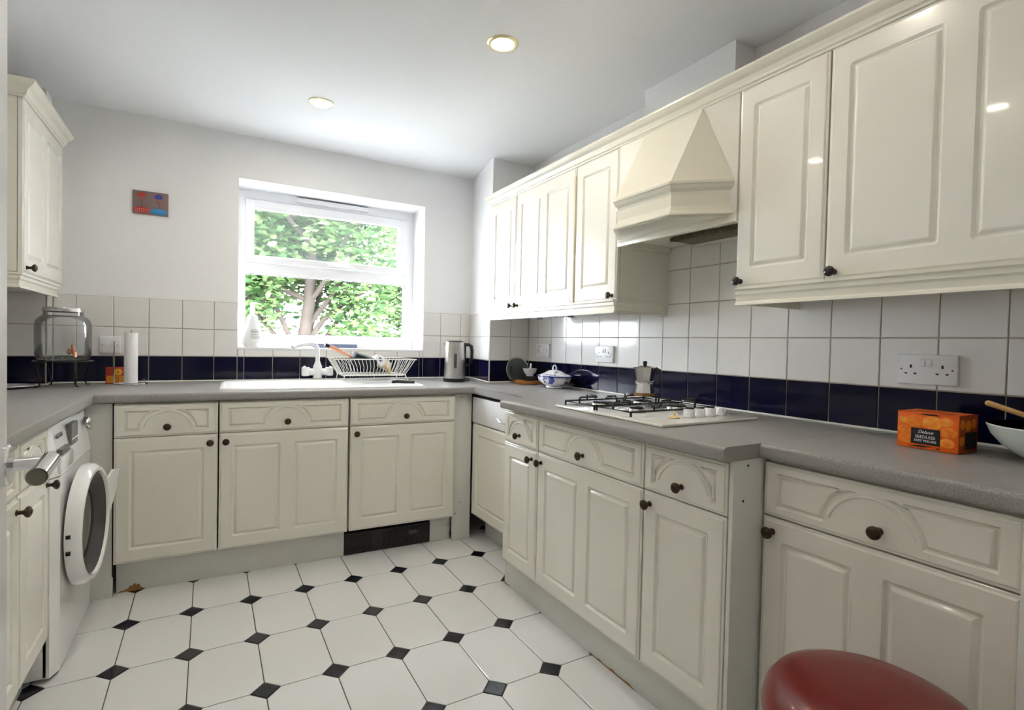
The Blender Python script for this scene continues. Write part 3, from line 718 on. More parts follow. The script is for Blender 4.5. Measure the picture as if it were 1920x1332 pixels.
mb.add([(p.x, p.y, .012) for p in flat], list(tessellate_polygon([outer]+hp_)), SINKM)
sink_o = mb.build('drainer', sk)
for h in holes:
    mb = MB(); x0, y0, x1, y1, r, dz = h
    rg = [ring(x0, y0, x1, y1, r, .012), ring(x0+.006, y0+.006, x1-.006, y1-.006, r, .006), ring(x0+.012, y0+.012, x1-.012, y1-.012, r, .003), ring(x0+.014, y0+.014, x1-.014, y1-.014, r, .0015)]
    vs = [p for r_ in rg for p in r_]
    mb.add(vs, [(j*n+i, j*n+(i+1) % n, (j+1)*n+(i+1) % n, (j+1)*n+i) for j in range(len(rg)-1) for i in range(n)]+[[3*n+i for i in range(n)]], SINKM, True); mb.build('bowl', sk)
mb = MB()
for k in range(9): mb.box((.60+.0*k, .06+k*.042, .0122), (.95, .068+k*.042, .0145), SINKM, .001)
mb.build('drainer_ridges', sk)
tp = tag(empty('tap', (1.315, -.128, .9225)), 'white mixer tap with swan neck spout behind the sink', 'tap')
mb = MB(); mb.lathe([(.0001, 0), (.026, 0), (.028, .006), (.025, .010), (.025, .075), (.018, .09), (.0125, .11), (.0125, .115)], WHITEG, 28)
mb.tube([(-.05, 0, .042), (.05, 0, .042)], .021, WHITEG, 20); mb.build('body', tp)
mb = MB(); mb.tube([(0, 0, .105), (0, 0, .16), (-.004, 0, .185), (-.018, -.008, .203), (-.05, -.03, .207), (-.10, -.07, .203), (-.135, -.10, .195), (-.15, -.112, .184)], [.0125, .0125, .012, .012, .0115, .011, .011, .012], WHITEG, 16); mb.build('spout', tp)
for s in (-1, 1):
    mb = MB(); mb.lathe([(.0001, -.026), (.019, -.026), (.023, -.021), (.023, .021), (.019, .026), (.0001, .026)], WHITEG, 20, M=T(s*.066, 0, .045)); 
    mb.tube([(s*.070, 0, .062), (s*.074, -.004, .074)], .008, WHITEG, 10); mb.build('handle', tp)

# dish rack
rk = tag(empty('dish_rack', (1.585, -.295, .9255), A0), 'white wire dish rack on the sink drainer', 'dish rack')
WIRE = mat('white_coated_wire', (.80, .80, .76), .3)
bw, bd, tw, td, zt_ = .175, .115, .225, .155, .125
zb_ = .035
mb = MB()
loop = lambda a, b, z: [(-a, -b, z), (a, -b, z), (a, b, z), (-a, b, z)]
mb.tube(loop(tw, td, zt_), .0032, WIRE, 8, closed=True); mb.tube(loop(bw, bd, zb_), .0028, WIRE, 8, closed=True); mb.tube(loop(bw*.97, bd*.5, zb_), .0022, WIRE, 6, closed=True)
mb.build('frame', rk)
mb = MB()
for i in range(21):
    f = -1+2*(i+.5)/21
    mb.tube([(f*tw, -td, zt_), (f*(tw*.5+bw*.5)+.006, -(td*.55+bd*.45), zt_*.55+zb_*.45), (f*bw, -bd, zb_), (f*bw, -bd*.6, zb_-.008), (f*bw, bd*.6, zb_-.008), (f*bw, bd, zb_), (f*tw, td, zt_)], .0017, WIRE, 5)
for i in range(7):
    f = -1+2*(i+.5)/7
    for s in (-1, 1): mb.tube([(s*tw, f*td, zt_), (s*bw, f*bd, zb_)], .0017, WIRE, 5)
mb.build('wires', rk)
for sx in (-1, 1):
    for sy in (-1, 1):
        mb = MB(); mb.tube([(sx*bw*.97, sy*bd, zb_), (sx*(bw+.012 if sx > 0 else bw+.0), sy*(bd+.004), .003)], .003, WIRE, 8); mb.build('leg', rk)
# saucepan tipped on its side in the rack
pn = tag(empty('saucepan', (1.535, -.275, 1.005)), 'black saucepan with rose-gold handle tipped in the dish rack', 'saucepan')
pn.rotation_euler = (math.radians(8), math.radians(20), 0)
mb = MB(); mb.lathe([(.0001, 0), (.066, 0), (.072, .004), (.080, .070), (.083, .072), (.078, .073), (.070, .008), (.0001, .006)], mat('dark_nonstick', (.012, .016, .018), .6, spec=.25), 36, M=T(0, 0, .07) @ R(PI, 'X')); mb.build('pan_body', pn)
mb = MB(); mb.tube([(-.072, -.01, .03), (-.10, -.015, .038), (-.15, -.02, .046), (-.22, -.03, .050)], [.006, .008, .010, .011], COPPER, 12); mb.tube([(-.22, -.03, .050), (-.245, -.033, .051)], .0105, BLACKP, 12); mb.build('handle', pn)
pn.location.z = 1.0
bp_ = tag(empty('baking_dish', (1.665, -.215, 1.015)), 'beige round dish behind the black saucepan in the rack', 'dish')
bp_.rotation_euler = (0, math.radians(32), 0)
mb = MB(); mb.lathe([(.0001, 0), (.05, 0), (.078, .045), (.080, .045), (.052, -.004), (.0001, -.004)], mat('beige_stoneware', (.70, .56, .40), .35), 32, M=T(0, 0, .03) @ R(PI, 'X')); mb.build('bowl', bp_)
sp = tag(empty('serving_spoon', (1.66, -.32, .99)), 'white and purple patterned spoon leaning in the rack', 'spoon')
mb = MB(); mb.sphere((0, 0, .055), .034, CHINA, sc=(.75, .3, 1.15), M=R(math.radians(-28), 'Y')); mb.sphere((0, -.010, .062), .012, mat('purple_glaze', (.05, .02, .12), .3), sc=(.8, .3, 1.2), M=R(math.radians(-28), 'Y'))
mb.build('spoon_bowl', sp)
mb = MB(); mb.tube([(-.008, 0, .022), (.02, 0, -.002), (.05, .01, -.04)], [.008, .006, .006], WOODL, 8, M=None); mb.build('handle', sp)
kn = tag(empty('kitchen_knife', (1.60, -.56, .9255), math.radians(-12)), 'kitchen knife with black handle lying on the front of the drainer', 'knife')
MB().prism([(-.13, 0), (-.11, -.012), (.0, -.016), (.03, -.014), (.03, .010), (-.05, .009)], .0, .0025, mat('bright_blade', (.85, .85, .87), .15, metal=.9)).build('blade', kn)
MB().tube([(.028, 0, .006), (.06, .003, .010), (.10, 0, .007), (.15, -.004, .006)], [.008, .0095, .008, .0065], BLACKP, 12).build('handle', kn)

# things on the sill
bt = tag(empty('spray_bottle', (.982, .085, ZW0+.002)), 'white conical bottle with printed label and clear cap on the window sill', 'bottle')
mb = MB(); mb.lathe([(.0001, 0), (.038, 0), (.043, .004), (.058, .028), (.056, .055), (.036, .13), (.030, .165), (.025, .185), (.016, .190), (.0001, .190)], mat('milky_plastic', (.84, .84, .84), .3), 40); mb.build('bottle_body', bt)
mb = MB(); mb.lathe([(.0001, .189), (.0125, .189), (.0125, .262), (.011, .264), (.0001, .264)], glass_mat('clear_cap', haze=.3), 24); mb.build('cap', bt)
mb = MB()
def onb(u, z, r=.0565): 
    a = -PI/2+.28+u; return (r*math.cos(a), r*math.sin(a))
def label_line(z, w_, h, rfun, m=GREYINK):
    k = 8; vs = []
    for zz in (z, z+h):
        for i in range(k+1):
            u = (-.5+i/k)*w_; x, y = onb(u, zz, rfun(zz)+.0008); vs.append((x, y, zz))
    mb.add(vs, [(i, i+1, k+2+i, k+1+i) for i in range(k)], m)
rf = lambda z: .056-(z-.055)*.0200/.075 if z > .055 else .0575
for z, w_, h in ((.102, .75, .002), (.097, 1.1, .002), (.086, 1.0, .006), (.079, 1.0, .0018), (.073, 1.0, .0018), (.067, 1.0, .0018), (.061, 1.0, .0018), (.055, 1.0, .0018), (.049, .8, .0018)): label_line(z, w_, h, rf)
mb.build('printed_label', bt)
mb = MB(); mb.box((1.312, .004, ZW0+.004), (1.575, .030, ZW0+.030), BLUEG, .003)  # plain blue-grey block along the sill edge
tag(mb.build('sill_slab'), 'blue-grey flat tray on the window sill above the dish rack', 'slab')

# ------------------------------------------------------------------ kettle
kt = tag(empty('kettle', (2.095, -.345, .911), math.radians(-20)), 'brushed steel electric kettle with black handle in the back corner', 'kettle')
mb = MB(); mb.lathe([(.0001, 0), (.066, 0), (.069, .004), (.068, .018), (.0001, .019)], BLACKP, 40); mb.build('base', kt)
mb = MB(); mb.lathe([(.0001, .020), (.064, .020), (.0655, .026), (.062, .16), (.058, .245), (.055, .247), (.0001, .247)], STEEL, 48)
mb.add([(-.050, -.016, .245), (-.050, .016, .245), (-.075, 0, .240), (-.052, -.016, .195), (-.052, .016, .195), (-.060, 0, .19)], [(0, 2, 1), (0, 3, 5, 2), (1, 2, 5, 4), (3, 4, 5)], STEEL); mb.build('body', kt)
mb = MB(); mb.lathe([(.0001, .256), (.040, .255), (.055, .249), (.056, .246), (.0001, .246)], BLACKP, 40); mb.build('lid', kt)
mb = MB(); mb.tube([(.055, 0, .228), (.085, 0, .232), (.103, 0, .222), (.108, 0, .19), (.106, 0, .14), (.092, 0, .11), (.07, 0, .10)], [.010, .010, .011, .0105, .009, .008, .007], BLACKP, 12)
mb.box((.056, -.012, .03), (.070, .012, .243), BLACKP, .005); mb.build('handle', kt)
mb = MB(); mb.box((-.009, -.066, .085), (.009, -.058, .175), mat('smoked_gauge', (.10, .09, .12), .2), .004); g = mb.build('water_gauge', kt); g.rotation_euler = (0, 0, 0)
mb = MB(); mb.tube([(2.16, -.34, .915), (2.22, -.30, .914), (2.235, -.24, .916), (2.22, -.20, .93)], .0035, BLACKP, 8); tag(mb.build('kettle_cable'), 'black kettle cable looping on the worktop beside the kettle', 'cable')

# ------------------------------------------------------------------ left corner things
jr = tag(empty('drinks_dispenser', (.175, -.215, .911)), 'large glass drinks dispenser with tap on a black wire stand', 'drinks dispenser')
mb = MB(); mb.lathe([(.0001, .122), (.070, .120), (.094, .128), (.103, .150), (.104, .20), (.104, .285), (.100, .305), (.086, .322), (.074, .330), (.072, .350), (.0715, .350), (.072, .328), (.084, .318), (.098, .302), (.1015, .285), (.1015, .150), (.092, .134), (.070, .128), (.0001, .129)], JARG, 48); mb.build('jar', jr)
mb = MB(); mb.lathe([(.0001, .366), (.066, .366), (.075, .364), (.077, .358), (.0765, .346), (.075, .345), (.075, .357), (.0001, .357)], ALU, 40); mb.build('lid', jr)
mb = MB(); mb.tube([(.045, -.098, .165), (.057, -.124, .165)], .009, COPPER, 14); mb.tube([(.057, -.122, .168), (.064, -.137, .160), (.066, -.141, .140)], [.008, .008, .007], COPPER, 14); mb.tube([(.057, -.124, .172), (.055, -.128, .196)], [.006, .008], COPPER, 12)
mb.lathe([(.0001, 0), (.016, 0), (.016, .004), (.0001, .004)], CHROME, 20, M=T(.043, -.096, .165) @ R(math.radians(25), 'Z') @ R(PI/2, 'X')); mb.build('tap', jr)
mb = MB(); ringp = [(.108*math.cos(a*PI/18), .108*math.sin(a*PI/18), .118) for a in range(36)]
mb.tube(ringp, .003, BLACKW, 8, closed=True); r2 = [(.06*math.cos(a*PI/12), .06*math.sin(a*PI/12), .118) for a in range(24)]; mb.tube(r2, .0025, BLACKW, 6, closed=True)
mb.tube([(-.108, 0, .118), (.108, 0, .118)], .0025, BLACKW, 6); mb.tube([(0, -.108, .118), (0, .108, .118)], .0025, BLACKW, 6); mb.build('stand_ring', jr)
for k in range(4):
    a = math.radians(38+90*k); c_, s_ = math.cos(a), math.sin(a); mb = MB()
    for q in (-.014, .014): mb.tube([(.106*c_-q*s_, .106*s_+q*c_, .118), (.088*c_-q*.3*s_, .088*s_+q*.3*c_, .03), (.095*c_, .095*s_, .004), (.112*c_, .112*s_, .004)], .0026, BLACKW, 6)
    mb.build('leg', jr)
ph = tag(empty('paper_towel_holder', (.425, -.165, .911)), 'chrome paper towel holder with side arm on the back worktop', 'towel holder')
mb = MB(); mb.tube([(.068*math.cos(a*PI/18), .068*math.sin(a*PI/18), .004) for a in range(36)], .003, CHROME, 8, closed=True); mb.tube([(-.068, 0, .004), (.068, 0, .004)], .0028, CHROME, 8); mb.tube([(0, 0, .004), (0, 0, .27)], .004, CHROME, 8); mb.build('base_and_post', ph)
mb = MB(); mb.tube([(-.066, -.012, .004), (-.066, -.012, .215)], .0032, CHROME, 8); mb.build('side_arm', ph)
tr_ = tag(empty('paper_towel_roll', (.425, -.165, .918)), 'slim white paper towel roll standing on the chrome holder', 'paper towel')
mb = MB(); mb.lathe([(.012, 0), (.028, 0), (.0285, .002), (.0285, .248), (.028, .25), (.012, .25)], TOWEL, 36, closed=True); mb.build('roll', tr_)
cd = tag(empty('spice_packet', (.365, -.10, .911)), 'small red and orange picture packet leaning behind the towel holder', 'packet')
mb = MB(); mb.box((-.05, 0, 0), (.045, .012, .085), mat('red_card', (.42, .03, .01), .4), .001); mb.build('packet', cd)
mb = MB(); mb.box((-.046, -.0012, .004), (.041, 0, .040), mat('orange_print', (.72, .24, .01), .5)); 
for a in range(6): mb.sphere((math.cos(a*PI/3)*.011, -.0012, .058+math.sin(a*PI/3)*.011), .008, mat('yellow_print', (.8, .42, .02), .5), sc=(1, .1, 1), n=10)
mb.tube([(0, -.001, .05), (.003, -.001, .012)], .002, mat('olive_print', (.15, .16, .02), .5), 5); mb.build('printed_flower', cd)
cd.rotation_euler = (math.radians(-8), 0, 0)
pl = tag(empty('plate', (-.02, -.27, .911)), 'white plate on the far left worktop half hidden by the open door', 'plate')
mb = MB(); mb.lathe([(.0001, 0), (.06, 0), (.105, .010), (.105, .013), (.06, .004), (.0001, .004)], CHINA, 40); mb.build('dish', pl)
fd = tag(empty('food_slices', (-.045, -.30, .918)), 'pinkish slices of food on the white plate at the left', 'food')
mb = MB(); M1 = mat('pink_meat', (.55, .28, .24), .5)
for k in range(4): mb.sphere((random.uniform(-.03, .03), random.uniform(-.02, .02), .008+k*.005), .04, M1, sc=(1, .7, .15), n=16)
mb.build('slices', fd)

# wall picture
ar = tag(empty('wall_plaque', (.489, -.001, 1.852)), 'small brown ceramic picture plaque with red and blue flowers on the back wall', 'picture')
mb = MB(); mb.box((-.078, -.010, -.060), (.078, 0, .060), mat('mauve_brown_glaze', (.21, .13, .13), .3, coat=.3), .003); mb.build('tile', ar)
RG = mat('red_glaze', (.50, .03, .02), .2, coat=.5); BG = mat('sky_blue_glaze', (.03, .28, .62), .2, coat=.5); DB = mat('royal_blue_glaze', (.02, .04, .40), .2, coat=.5); TW = mat('terracotta', (.28, .12, .08), .5)
mb = MB(); mb.sphere((-.039, -.010, -.040), .036, RG, sc=(1, .12, .45)); 
for k in range(14): mb.sphere((-.066+(k % 7)*.009, -.0142, -.048+(k//7)*.012), .0018, PAPER, n=6)
mb.build('red_bush', ar)
mb = MB(); mb.sphere((.036, -.010, -.042), .038, BG, sc=(1, .12, .42))
for k in range(12): mb.sphere((.008+(k % 6)*.011, -.0142, -.050+(k//6)*.012), .0016, DB, n=6)
mb.build('blue_bush', ar)
mb = MB(); mb.sphere((-.039, -.010, .040), .020, RG, sc=(1, .15, .5)); mb.sphere((-.039, -.010, .020), .012, TW, sc=(1, .2, 1.1)); mb.tube([(-.062, -.011, .026), (-.039, -.013, .018), (-.018, -.011, .028)], .003, TW, 6); mb.tube([(-.039, -.011, .01), (-.038, -.011, -.03)], .001, INK, 5); mb.build('red_flower', ar)
mb = MB(); mb.sphere((.034, -.010, .036), .019, DB, sc=(1, .15, .6)); mb.sphere((.036, -.010, .014), .013, TW, sc=(1, .2, 1)); mb.tube([(.036, -.011, .004), (.035, -.011, -.03)], .001, INK, 5); mb.build('blue_flower', ar)

# ------------------------------------------------------------------ sockets
def socket(name, label, loc, rz, W=.146, kind='double'):
    t = tag(empty(name, loc, rz), label, 'socket' if kind != 'switch' else 'switch')
    mb = MB(); mb.box((-W/2, -.012, -.043), (W/2, 0, .043), SOCK, .003); mb.build('plate', t)
    mb = MB()
    if kind == 'double':
        for s in (-1, 1):
            cx = s*.0385
            mb.box((cx-.002-s*.0, -.0125, .004), (cx+.003, -.0115, .013), GAP); mb.box((cx-.015, -.0125, -.014), (cx-.008, -.0115, -.010), GAP); mb.box((cx+.008, -.0125, -.014), (cx+.015, -.0115, -.010), GAP)
            mb.lathe([(.0001, .0005), (.0025, .0005), (.0025, 0)], DARKG, 10, M=T(s*.062, -.012, 0) @ R(PI/2, 'X'))
        mb.build('pin_holes', t)
        for s in (-1, 1):
            q = MB(); q.box((s*.008-.006, -.016, .008), (s*.008+.006, -.011, .030), WHITEP, .0015); q.build('rocker_switch', t)
    elif kind == 'single':
        for x in (-.032, .032): mb.lathe([(.0001, .0005), (.0025, .0005), (.0025, 0)], DARKG, 10, M=T(x, -.012, -.002) @ R(PI/2, 'X'))
        mb.box((-.02, -.0125, -.012), (-.006, -.0115, .008), GAP) if False else None
        mb.build('screws', t); q = MB(); q.box((.002, -.016, -.01), (.022, -.011, .014), WHITEP, .002); q.build('rocker_switch', t)
        q = MB(); q.box((-.024, -.0135, -.012), (-.002, -.0115, .010), SOCK, .001); q.build('fuse_cover', t)
    else:
        for k in range(4):
            q = MB(); q.box((-.052+k*.028, -.017, -.014), (-.034+k*.028, -.011, .012), WHITEP, .002); q.build('rocker_switch', t)
        mb.box((-.05, -.0125, .022), (-.02, -.0115, .026), GREYINK); mb.build('marking', t)
    return t
socket('wall_socket', 'white double wall socket above the orange fruit box', (XR-.006, -2.662, 1.106), RR)
socket('wall_socket', 'white double wall socket on the tiles left of the coffee pot', (XR-.006, -1.238, 1.110), RR)
socket('wall_switch', 'white four-gang appliance switch plate near the back right corner', (XR-.006, -.655, 1.117), RR, kind='switch', W=.146)
socket('wall_socket', 'white fused switch plate on the back tiles behind the drinks dispenser', (.322, -.006, 1.105), 0, W=.086, kind='single')

# ------------------------------------------------------------------ right back corner things
gl = tag(empty('glass_lid', (2.458, -.506, .991)), 'round clear glass lid with steel rim leaning in the back right corner', 'lid')
# leans back against tiles
gl.rotation_euler = (math.radians(-9), 0, math.radians(-8))
mb = MB(); mb.lathe([(.0001, 0), (.075, 0), (.075, .004), (.0001, .004)], LIDG, 48, M=R(PI/2, 'X')); mb.build('glass', gl)
mb = MB(); mb.tube([(.076*math.cos(a*PI/24), -.002, .076*math.sin(a*PI/24)) for a in range(48)], .0045, ALU, 8, closed=True); mb.build('rim', gl)
mb = MB(); mb.box((-.052, -.012, -.022), (-.040, -.004, .022), mat('dark_green_grip', (.05, .08, .07), .4), .002); mb.build('grip', gl)
bd_ = tag(empty('wooden_board', (2.472, -.610, .911)), 'round orange-brown wooden board in the back right corner', 'board')
mb = MB(); mb.lathe([(.0001, 0), (.078, 0), (.082, .003), (.082, .017), (.078, .020), (.0001, .020)], WOOD, 48); mb.build('board', bd_)
mb = MB(); mb.lathe([(.0001, 0), (.030, 0), (.040, .004), (.042, .024), (.040, .026), (.0001, .026)], mat('dark_stone', (.02, .022, .03), .4), 32); bs = mb.build('stone_coaster'); bs.location = (2.474, -.628, .9315)
tag(bs, 'dark round stone block under the white mortar', 'coaster')
mo = tag(empty('mortar', (2.474, -.628, .958)), 'small white mortar bowl standing on the dark stone block', 'mortar')
mb = MB(); mb.lathe([(.0001, 0), (.022, 0), (.024, .004), (.022, .008), (.036, .022), (.043, .042), (.044, .048), (.041, .048), (.034, .024), (.018, .012), (.0001, .010)], CHINA, 36); mb.build('bowl', mo)
pe = tag(empty('pestle', (2.474, -.628, .971)), 'white pestle upright in the small mortar', 'pestle')
mb = MB(); mb.lathe([(.0001, 0), (.011, .002), (.013, .010), (.008, .022), (.0065, .05), (.007, .062), (.005, .066), (.0001, .067)], CHINA, 20, M=R(math.radians(6), 'Y')); mb.build('body', pe)
tu = tag(empty('tureen', (2.455, -.922, .911)), 'blue and white lidded china tureen on the right worktop', 'tureen')
mb = MB(); sx = Matrix.Diagonal((.86, 1.12, 1, 1))
def scal(prof, m, amp, k, M_, mbx):
    n_ = 64; vs = []
    for r, z in prof:
        for i in range(n_):
            a = 2*PI*i/n_; q = r*(1+amp*(abs(math.cos(a*k/2))-.5)*min(1, r/.06)); vs.append((q*math.cos(a), q*math.sin(a), z))
    fs = [(j*n_+i, j*n_+(i+1) % n_, (j+1)*n_+(i+1) % n_, (j+1)*n_+i) for j in range(len(prof)-1) for i in range(n_)]
    mbx.add(vs, fs, m, True, M_)
scal([(.052, 0), (.056, .004), (.050, .012), (.072, .022), (.092, .040), (.098, .058), (.092, .064), (.085, .066)], BWCHINA, .05, 8, sx, mb); mb.build('bowl', tu)
mb = MB(); scal([(.103, .070), (.105, .067), (.099, .064), (.090, .066)], BLUECH, .05, 8, sx, mb); mb.build('rim', tu)
mb = MB(); scal([(.100, .070), (.086, .074), (.062, .082), (.046, .092), (.034, .098), (.014, .101), (.001, .102)], BWCHINA, .04, 8, sx, mb); mb.build('lid', tu)
mb = MB(); mb.tube([(0, -.014, .10), (0, -.018, .115), (0, -.008, .126), (0, .008, .126), (0, .018, .115), (0, .014, .10)], .0045, CHINA, 10); mb.sphere((0, 0, .130), .006, BLUECH); mb.build('lid_handle', tu)

# ------------------------------------------------------------------ gas hob
hb = tag(empty('gas_hob', (2.175, -1.951, .910)), 'white enamel gas hob with black pan supports set in the right worktop', 'hob')
# local x: room side -, wall side +; y: near -, far +
HW, HD = .283, .232
mb = MB(); mb.box((-HD, -HW, 0), (HD, HW, .010), mat('cream_enamel', (.82, .81, .76), .15, coat=.5), .005, seg=3); mb.box((-HD+.025, -HW+.10, .0098), (HD-.025, HW-.022, .0105), WHITEG, .0003); mb.build('hotplate', hb)
bpos = [(-.095, .155, .044), (.105, .155, .034), (-.095, -.03, .030), (.105, -.03, .040)]
for x, y, r in bpos:
    mb = MB(); mb.lathe([(.0001, .010), (r+.006, .010), (r+.006, .013), (r, .015), (r-.002, .022), (r-.004, .024), (.0001, .024)], ALU, 32, M=T(x, y, 0)); b_ = mb.build('burner', hb)
    mb = MB(); mb.lathe([(.0001, .024), (r-.006, .024), (r-.006, .029), (r-.010, .031), (.0001, .031)], BLACKW, 32, M=T(x, y, 0)); mb.build('burner_cap', b_)
for y in (.158, -.032):
    mb = MB(); a_, b_, z1, z2 = .205, .088, .026, .048
    mb.tube([(-a_, y-b_, z1), (a_, y-b_, z1), (a_, y+b_, z1), (-a_, y+b_, z1)], .0035, BLACKW, 8, closed=True)
    for sx_ in (-1, 1):
        for sy in (-1, 1): mb.tube([(sx_*a_, y+sy*b_, z1), (sx_*a_, y+sy*b_, .011)], .004, BLACKW, 8)
    for cx in (-.10, .10):
        for dx, dy in ((0, 1), (0, -1), (1, 0), (-1, 0)):
            ex = dx*(.105 if dx*cx > 0 else .10); ey = dy*b_
            if dx and dx*cx < 0: continue
            p0 = (cx+ex, y+ey, z1); mb.tube([p0, (cx+ex, y+ey, z2-.004), (cx+ex*.96, y+ey*.94, z2), (cx+ex*.3, y+ey*.35, z2), (cx+ex*.28, y+ey*.30, z2-.006)], .0034, BLACKW, 8)
    mb.tube([(-.07, y, z2), (-.03, y, z2), (-.018, y, z1), (-.008, y, z1-.004), (.008, y, z1-.004), (.018, y, z1), (.03, y, z2), (.07, y, z2)], .0034, BLACKW, 8)
    mb.build('pan_support', hb)
for x in (-.018, .034, .086, .138):
    mb = MB(); M_ = T(x, -.198, .0105)
    mb.lathe([(.0001, 0), (.021, 0), (.021, .003), (.019, .006), (.0165, .010), (.014, .022), (.012, .024), (.0001, .024)], WHITEP, 28, M=M_); mb.box((-.004, -.019, .006), (.004, .019, .027), WHITEP, .003, M=M_ @ R(math.radians(20), 'Z')); mb.build('control_knob', hb)
mb = MB(); mb.lathe([(.0001, 0), (.019, 0), (.020, .002), (.012, .006), (.004, .009), (.004, .018), (.0001, .018)], mat('yellowed_plastic', (.80, .62, .30), .4), 24, M=T(-.078, -.190, .0105)); mb.build('bare_spindle', hb)
mp = tag(empty('moka_pot', (2.262, -1.83, .9585), math.radians(-75)), 'octagonal aluminium moka coffee pot standing on the hob', 'coffee pot')
def octo(prof, m, mbx, n=8): mbx.lathe(prof, m, n, smooth=False, M=R(PI/8, 'Z'))
mb = MB(); octo([(.0001, 0), (.040, 0), (.041, .003), (.034, .050), (.0001, .050)], ALU, mb); mb.build('boiler', mp)
mb = MB(); mb.lathe([(.0415, .001), (.0400, .014)], mat('burnt_brown_metal', (.30, .17, .06), .5, metal=.5), 8, smooth=False, M=R(PI/8, 'Z')); mb.build('scorch_band', mp)
mb = MB(); mb.lathe([(.0001, .049), (.034, .049), (.036, .052), (.036, .058), (.033, .060), (.0001, .060)], ALU, 32); mb.build('collar', mp)
mb = MB(); octo([(.0001, .059), (.031, .059), (.041, .112), (.0001, .112)], ALU, mb); mb.add([(-.036, -.012, .112), (-.036, .012, .112), (-.055, 0, .113), (-.034, 0, .09)], [(0, 1, 2), (0, 2, 3), (1, 3, 2)], ALU); mb.build('upper_chamber', mp)
mb = MB(); octo([(.0415, .112), (.0415, .114), (.020, .121), (.0001, .123)], ALU, mb); mb.build('lid', mp)
mb = MB(); mb.lathe([(.0001, .121), (.006, .121), (.0085, .128), (.0085, .136), (.007, .139), (.0001, .139)], BLACKP, 12); mb.build('lid_knob', mp)
mb = MB(); mb.tube([(.036, 0, .104), (.052, 0, .110), (.064, 0, .104), (.068, 0, .088), (.064, 0, .066), (.058, 0, .052)], [.006, .007, .0075, .0065, .0055, .005], BLACKP, 10); mb.build('handle', mp)

# ------------------------------------------------------------------ fruit box and bowl
fb = tag(empty('fruit_box', (2.327, -2.690, .911), RR-math.radians(1)), 'orange cardboard box of seedless easy peelers on the near right worktop', 'box')
# local x along the front (far->near), y into depth
BW, BD, BH = .131, .102, .092
mb = MB(); mb.box((0, 0, 0), (BW, .004, BH), ORANGE, .001); mb.box((0, .004, 0), (.004, BD, BH), ORANGED); mb.box((BW-.004, .004, 0), (BW, BD, BH), ORANGED); mb.box((0, BD-.004, 0), (BW, BD, BH), ORANGED); mb.box((.004, .004, 0), (BW-.004, BD-.004, .004), ORANGED)
mb.box((.0, .0, BH-.003), (.026, BD, BH), ORANGE); mb.box((BW-.026, .0, BH-.003), (BW, BD, BH), ORANGE); mb.box((.02, .0, BH-.003), (BW-.02, .03, BH), ORANGE); mb.box((.02, BD-.03, BH-.003), (BW-.02, BD, BH), ORANGE)
mb.box((.024, .028, BH-.004), (BW-.024, BD-.028, BH-.003), INK); mb.build('carton', fb)
mb = MB()
for x, z, r, c in ((.013, .070, .011, FRUITL), (.040, .068, .019, FRUIT), (.076, .068, .020, FRUITL), (.105, .073, .013, FRUITL), (.015, .045, .012, FRUIT), (.021, .022, .016, FRUIT), (.108, .022, .014, FRUITL), (.110, .048, .016, FRUIT), (.028, .040, .010, FRUIT)):
    mb.sphere((x, 0, z), r, c, sc=(1.15, .05, .82), n=20)
mb.build('printed_fruit', fb)
mb = MB(); mb.box((.032, -.0016, .012), (.094, 0, .052), INK); lb = mb.build('printed_label', fb)
text('SEEDLESS', .0105, PAPER, 'lettering', lb, (.063, -.0018, .0272), (PI/2, 0, 0)); text('EASY PEELERS', .0080, PAPER, 'lettering', lb, (.063, -.0018, .0182), (PI/2, 0, 0)); text('Deluxe', .0115, PAPER, 'lettering', lb, (.063, -.0018, .0395), (PI/2, 0, 0), shear=.4)
mb = MB(); mb.prism([(.025, .004), (.055, .0035), (.080, .0075), (.050, .0085)], 0, .0005, INK, M=R(PI/2, 'X')); mb.prism([(.085, .004), (.093, .003), (.096, .006), (.088, .007)], 0, .0005, INK, M=R(PI/2, 'X')); mb.prism([(.045, .0865), (.095, .086), (.085, .0895), (.06, .0895)], 0, .0005, INK, M=R(PI/2, 'X')); mb.build('hand_slots', fb)
mb = MB()
for y, z, r in ((.02, .07, .014), (.05, .066, .016), (.08, .07, .014), (.018, .03, .014)): mb.sphere((BW, y, z), r, FRUIT, sc=(.04, 1, .85), n=16)
mb.box((BW, .036, .008), (BW+.0008, .094, .050), INK); mb.build('printed_side', fb)
bo = tag(empty('mixing_bowl', (2.395, -3.005, .911)), 'pale green-white bowl on the near right worktop at the picture edge', 'bowl')
mb = MB(); mb.lathe([(.0001, 0), (.062, 0), (.066, .005), (.095, .016), (.122, .036), (.141, .060), (.150, .082), (.149, .0845)], BOWLM, 64, closed=False); mb.build('outer', bo)
mb = MB(); mb.lathe([(.149, .0845), (.146, .084), (.136, .060), (.117, .038), (.09, .020), (.05, .010), (.0001, .008)], BOWLIN, 64); mb.build('inside', bo)
ws = tag(empty('wooden_spoon', (2.36, -2.98, .94)), 'pale wooden spoon resting in the bowl with its handle over the rim', 'spoon')
mb = MB(); mb.tube([(.035, -.11, .035), (.0, .0, .062), (-.012, .062, .083), (-.022, .110, .100)], [.006, .0055, .006, .0065], WOODL, 12); mb.sphere((-.022, .110, .100), .0066, WOODL); mb.build('handle', ws)
mb = MB(); mb.sphere((.045, -.13, .027), .022, WOODL, sc=(1, 1.3, .4)); mb.build('spoon_bowl', ws)
sd = tag(empty('tomato_slices', (2.40, -3.05, .958)), 'bright red slices of food in the bowl', 'food')
mb = MB()
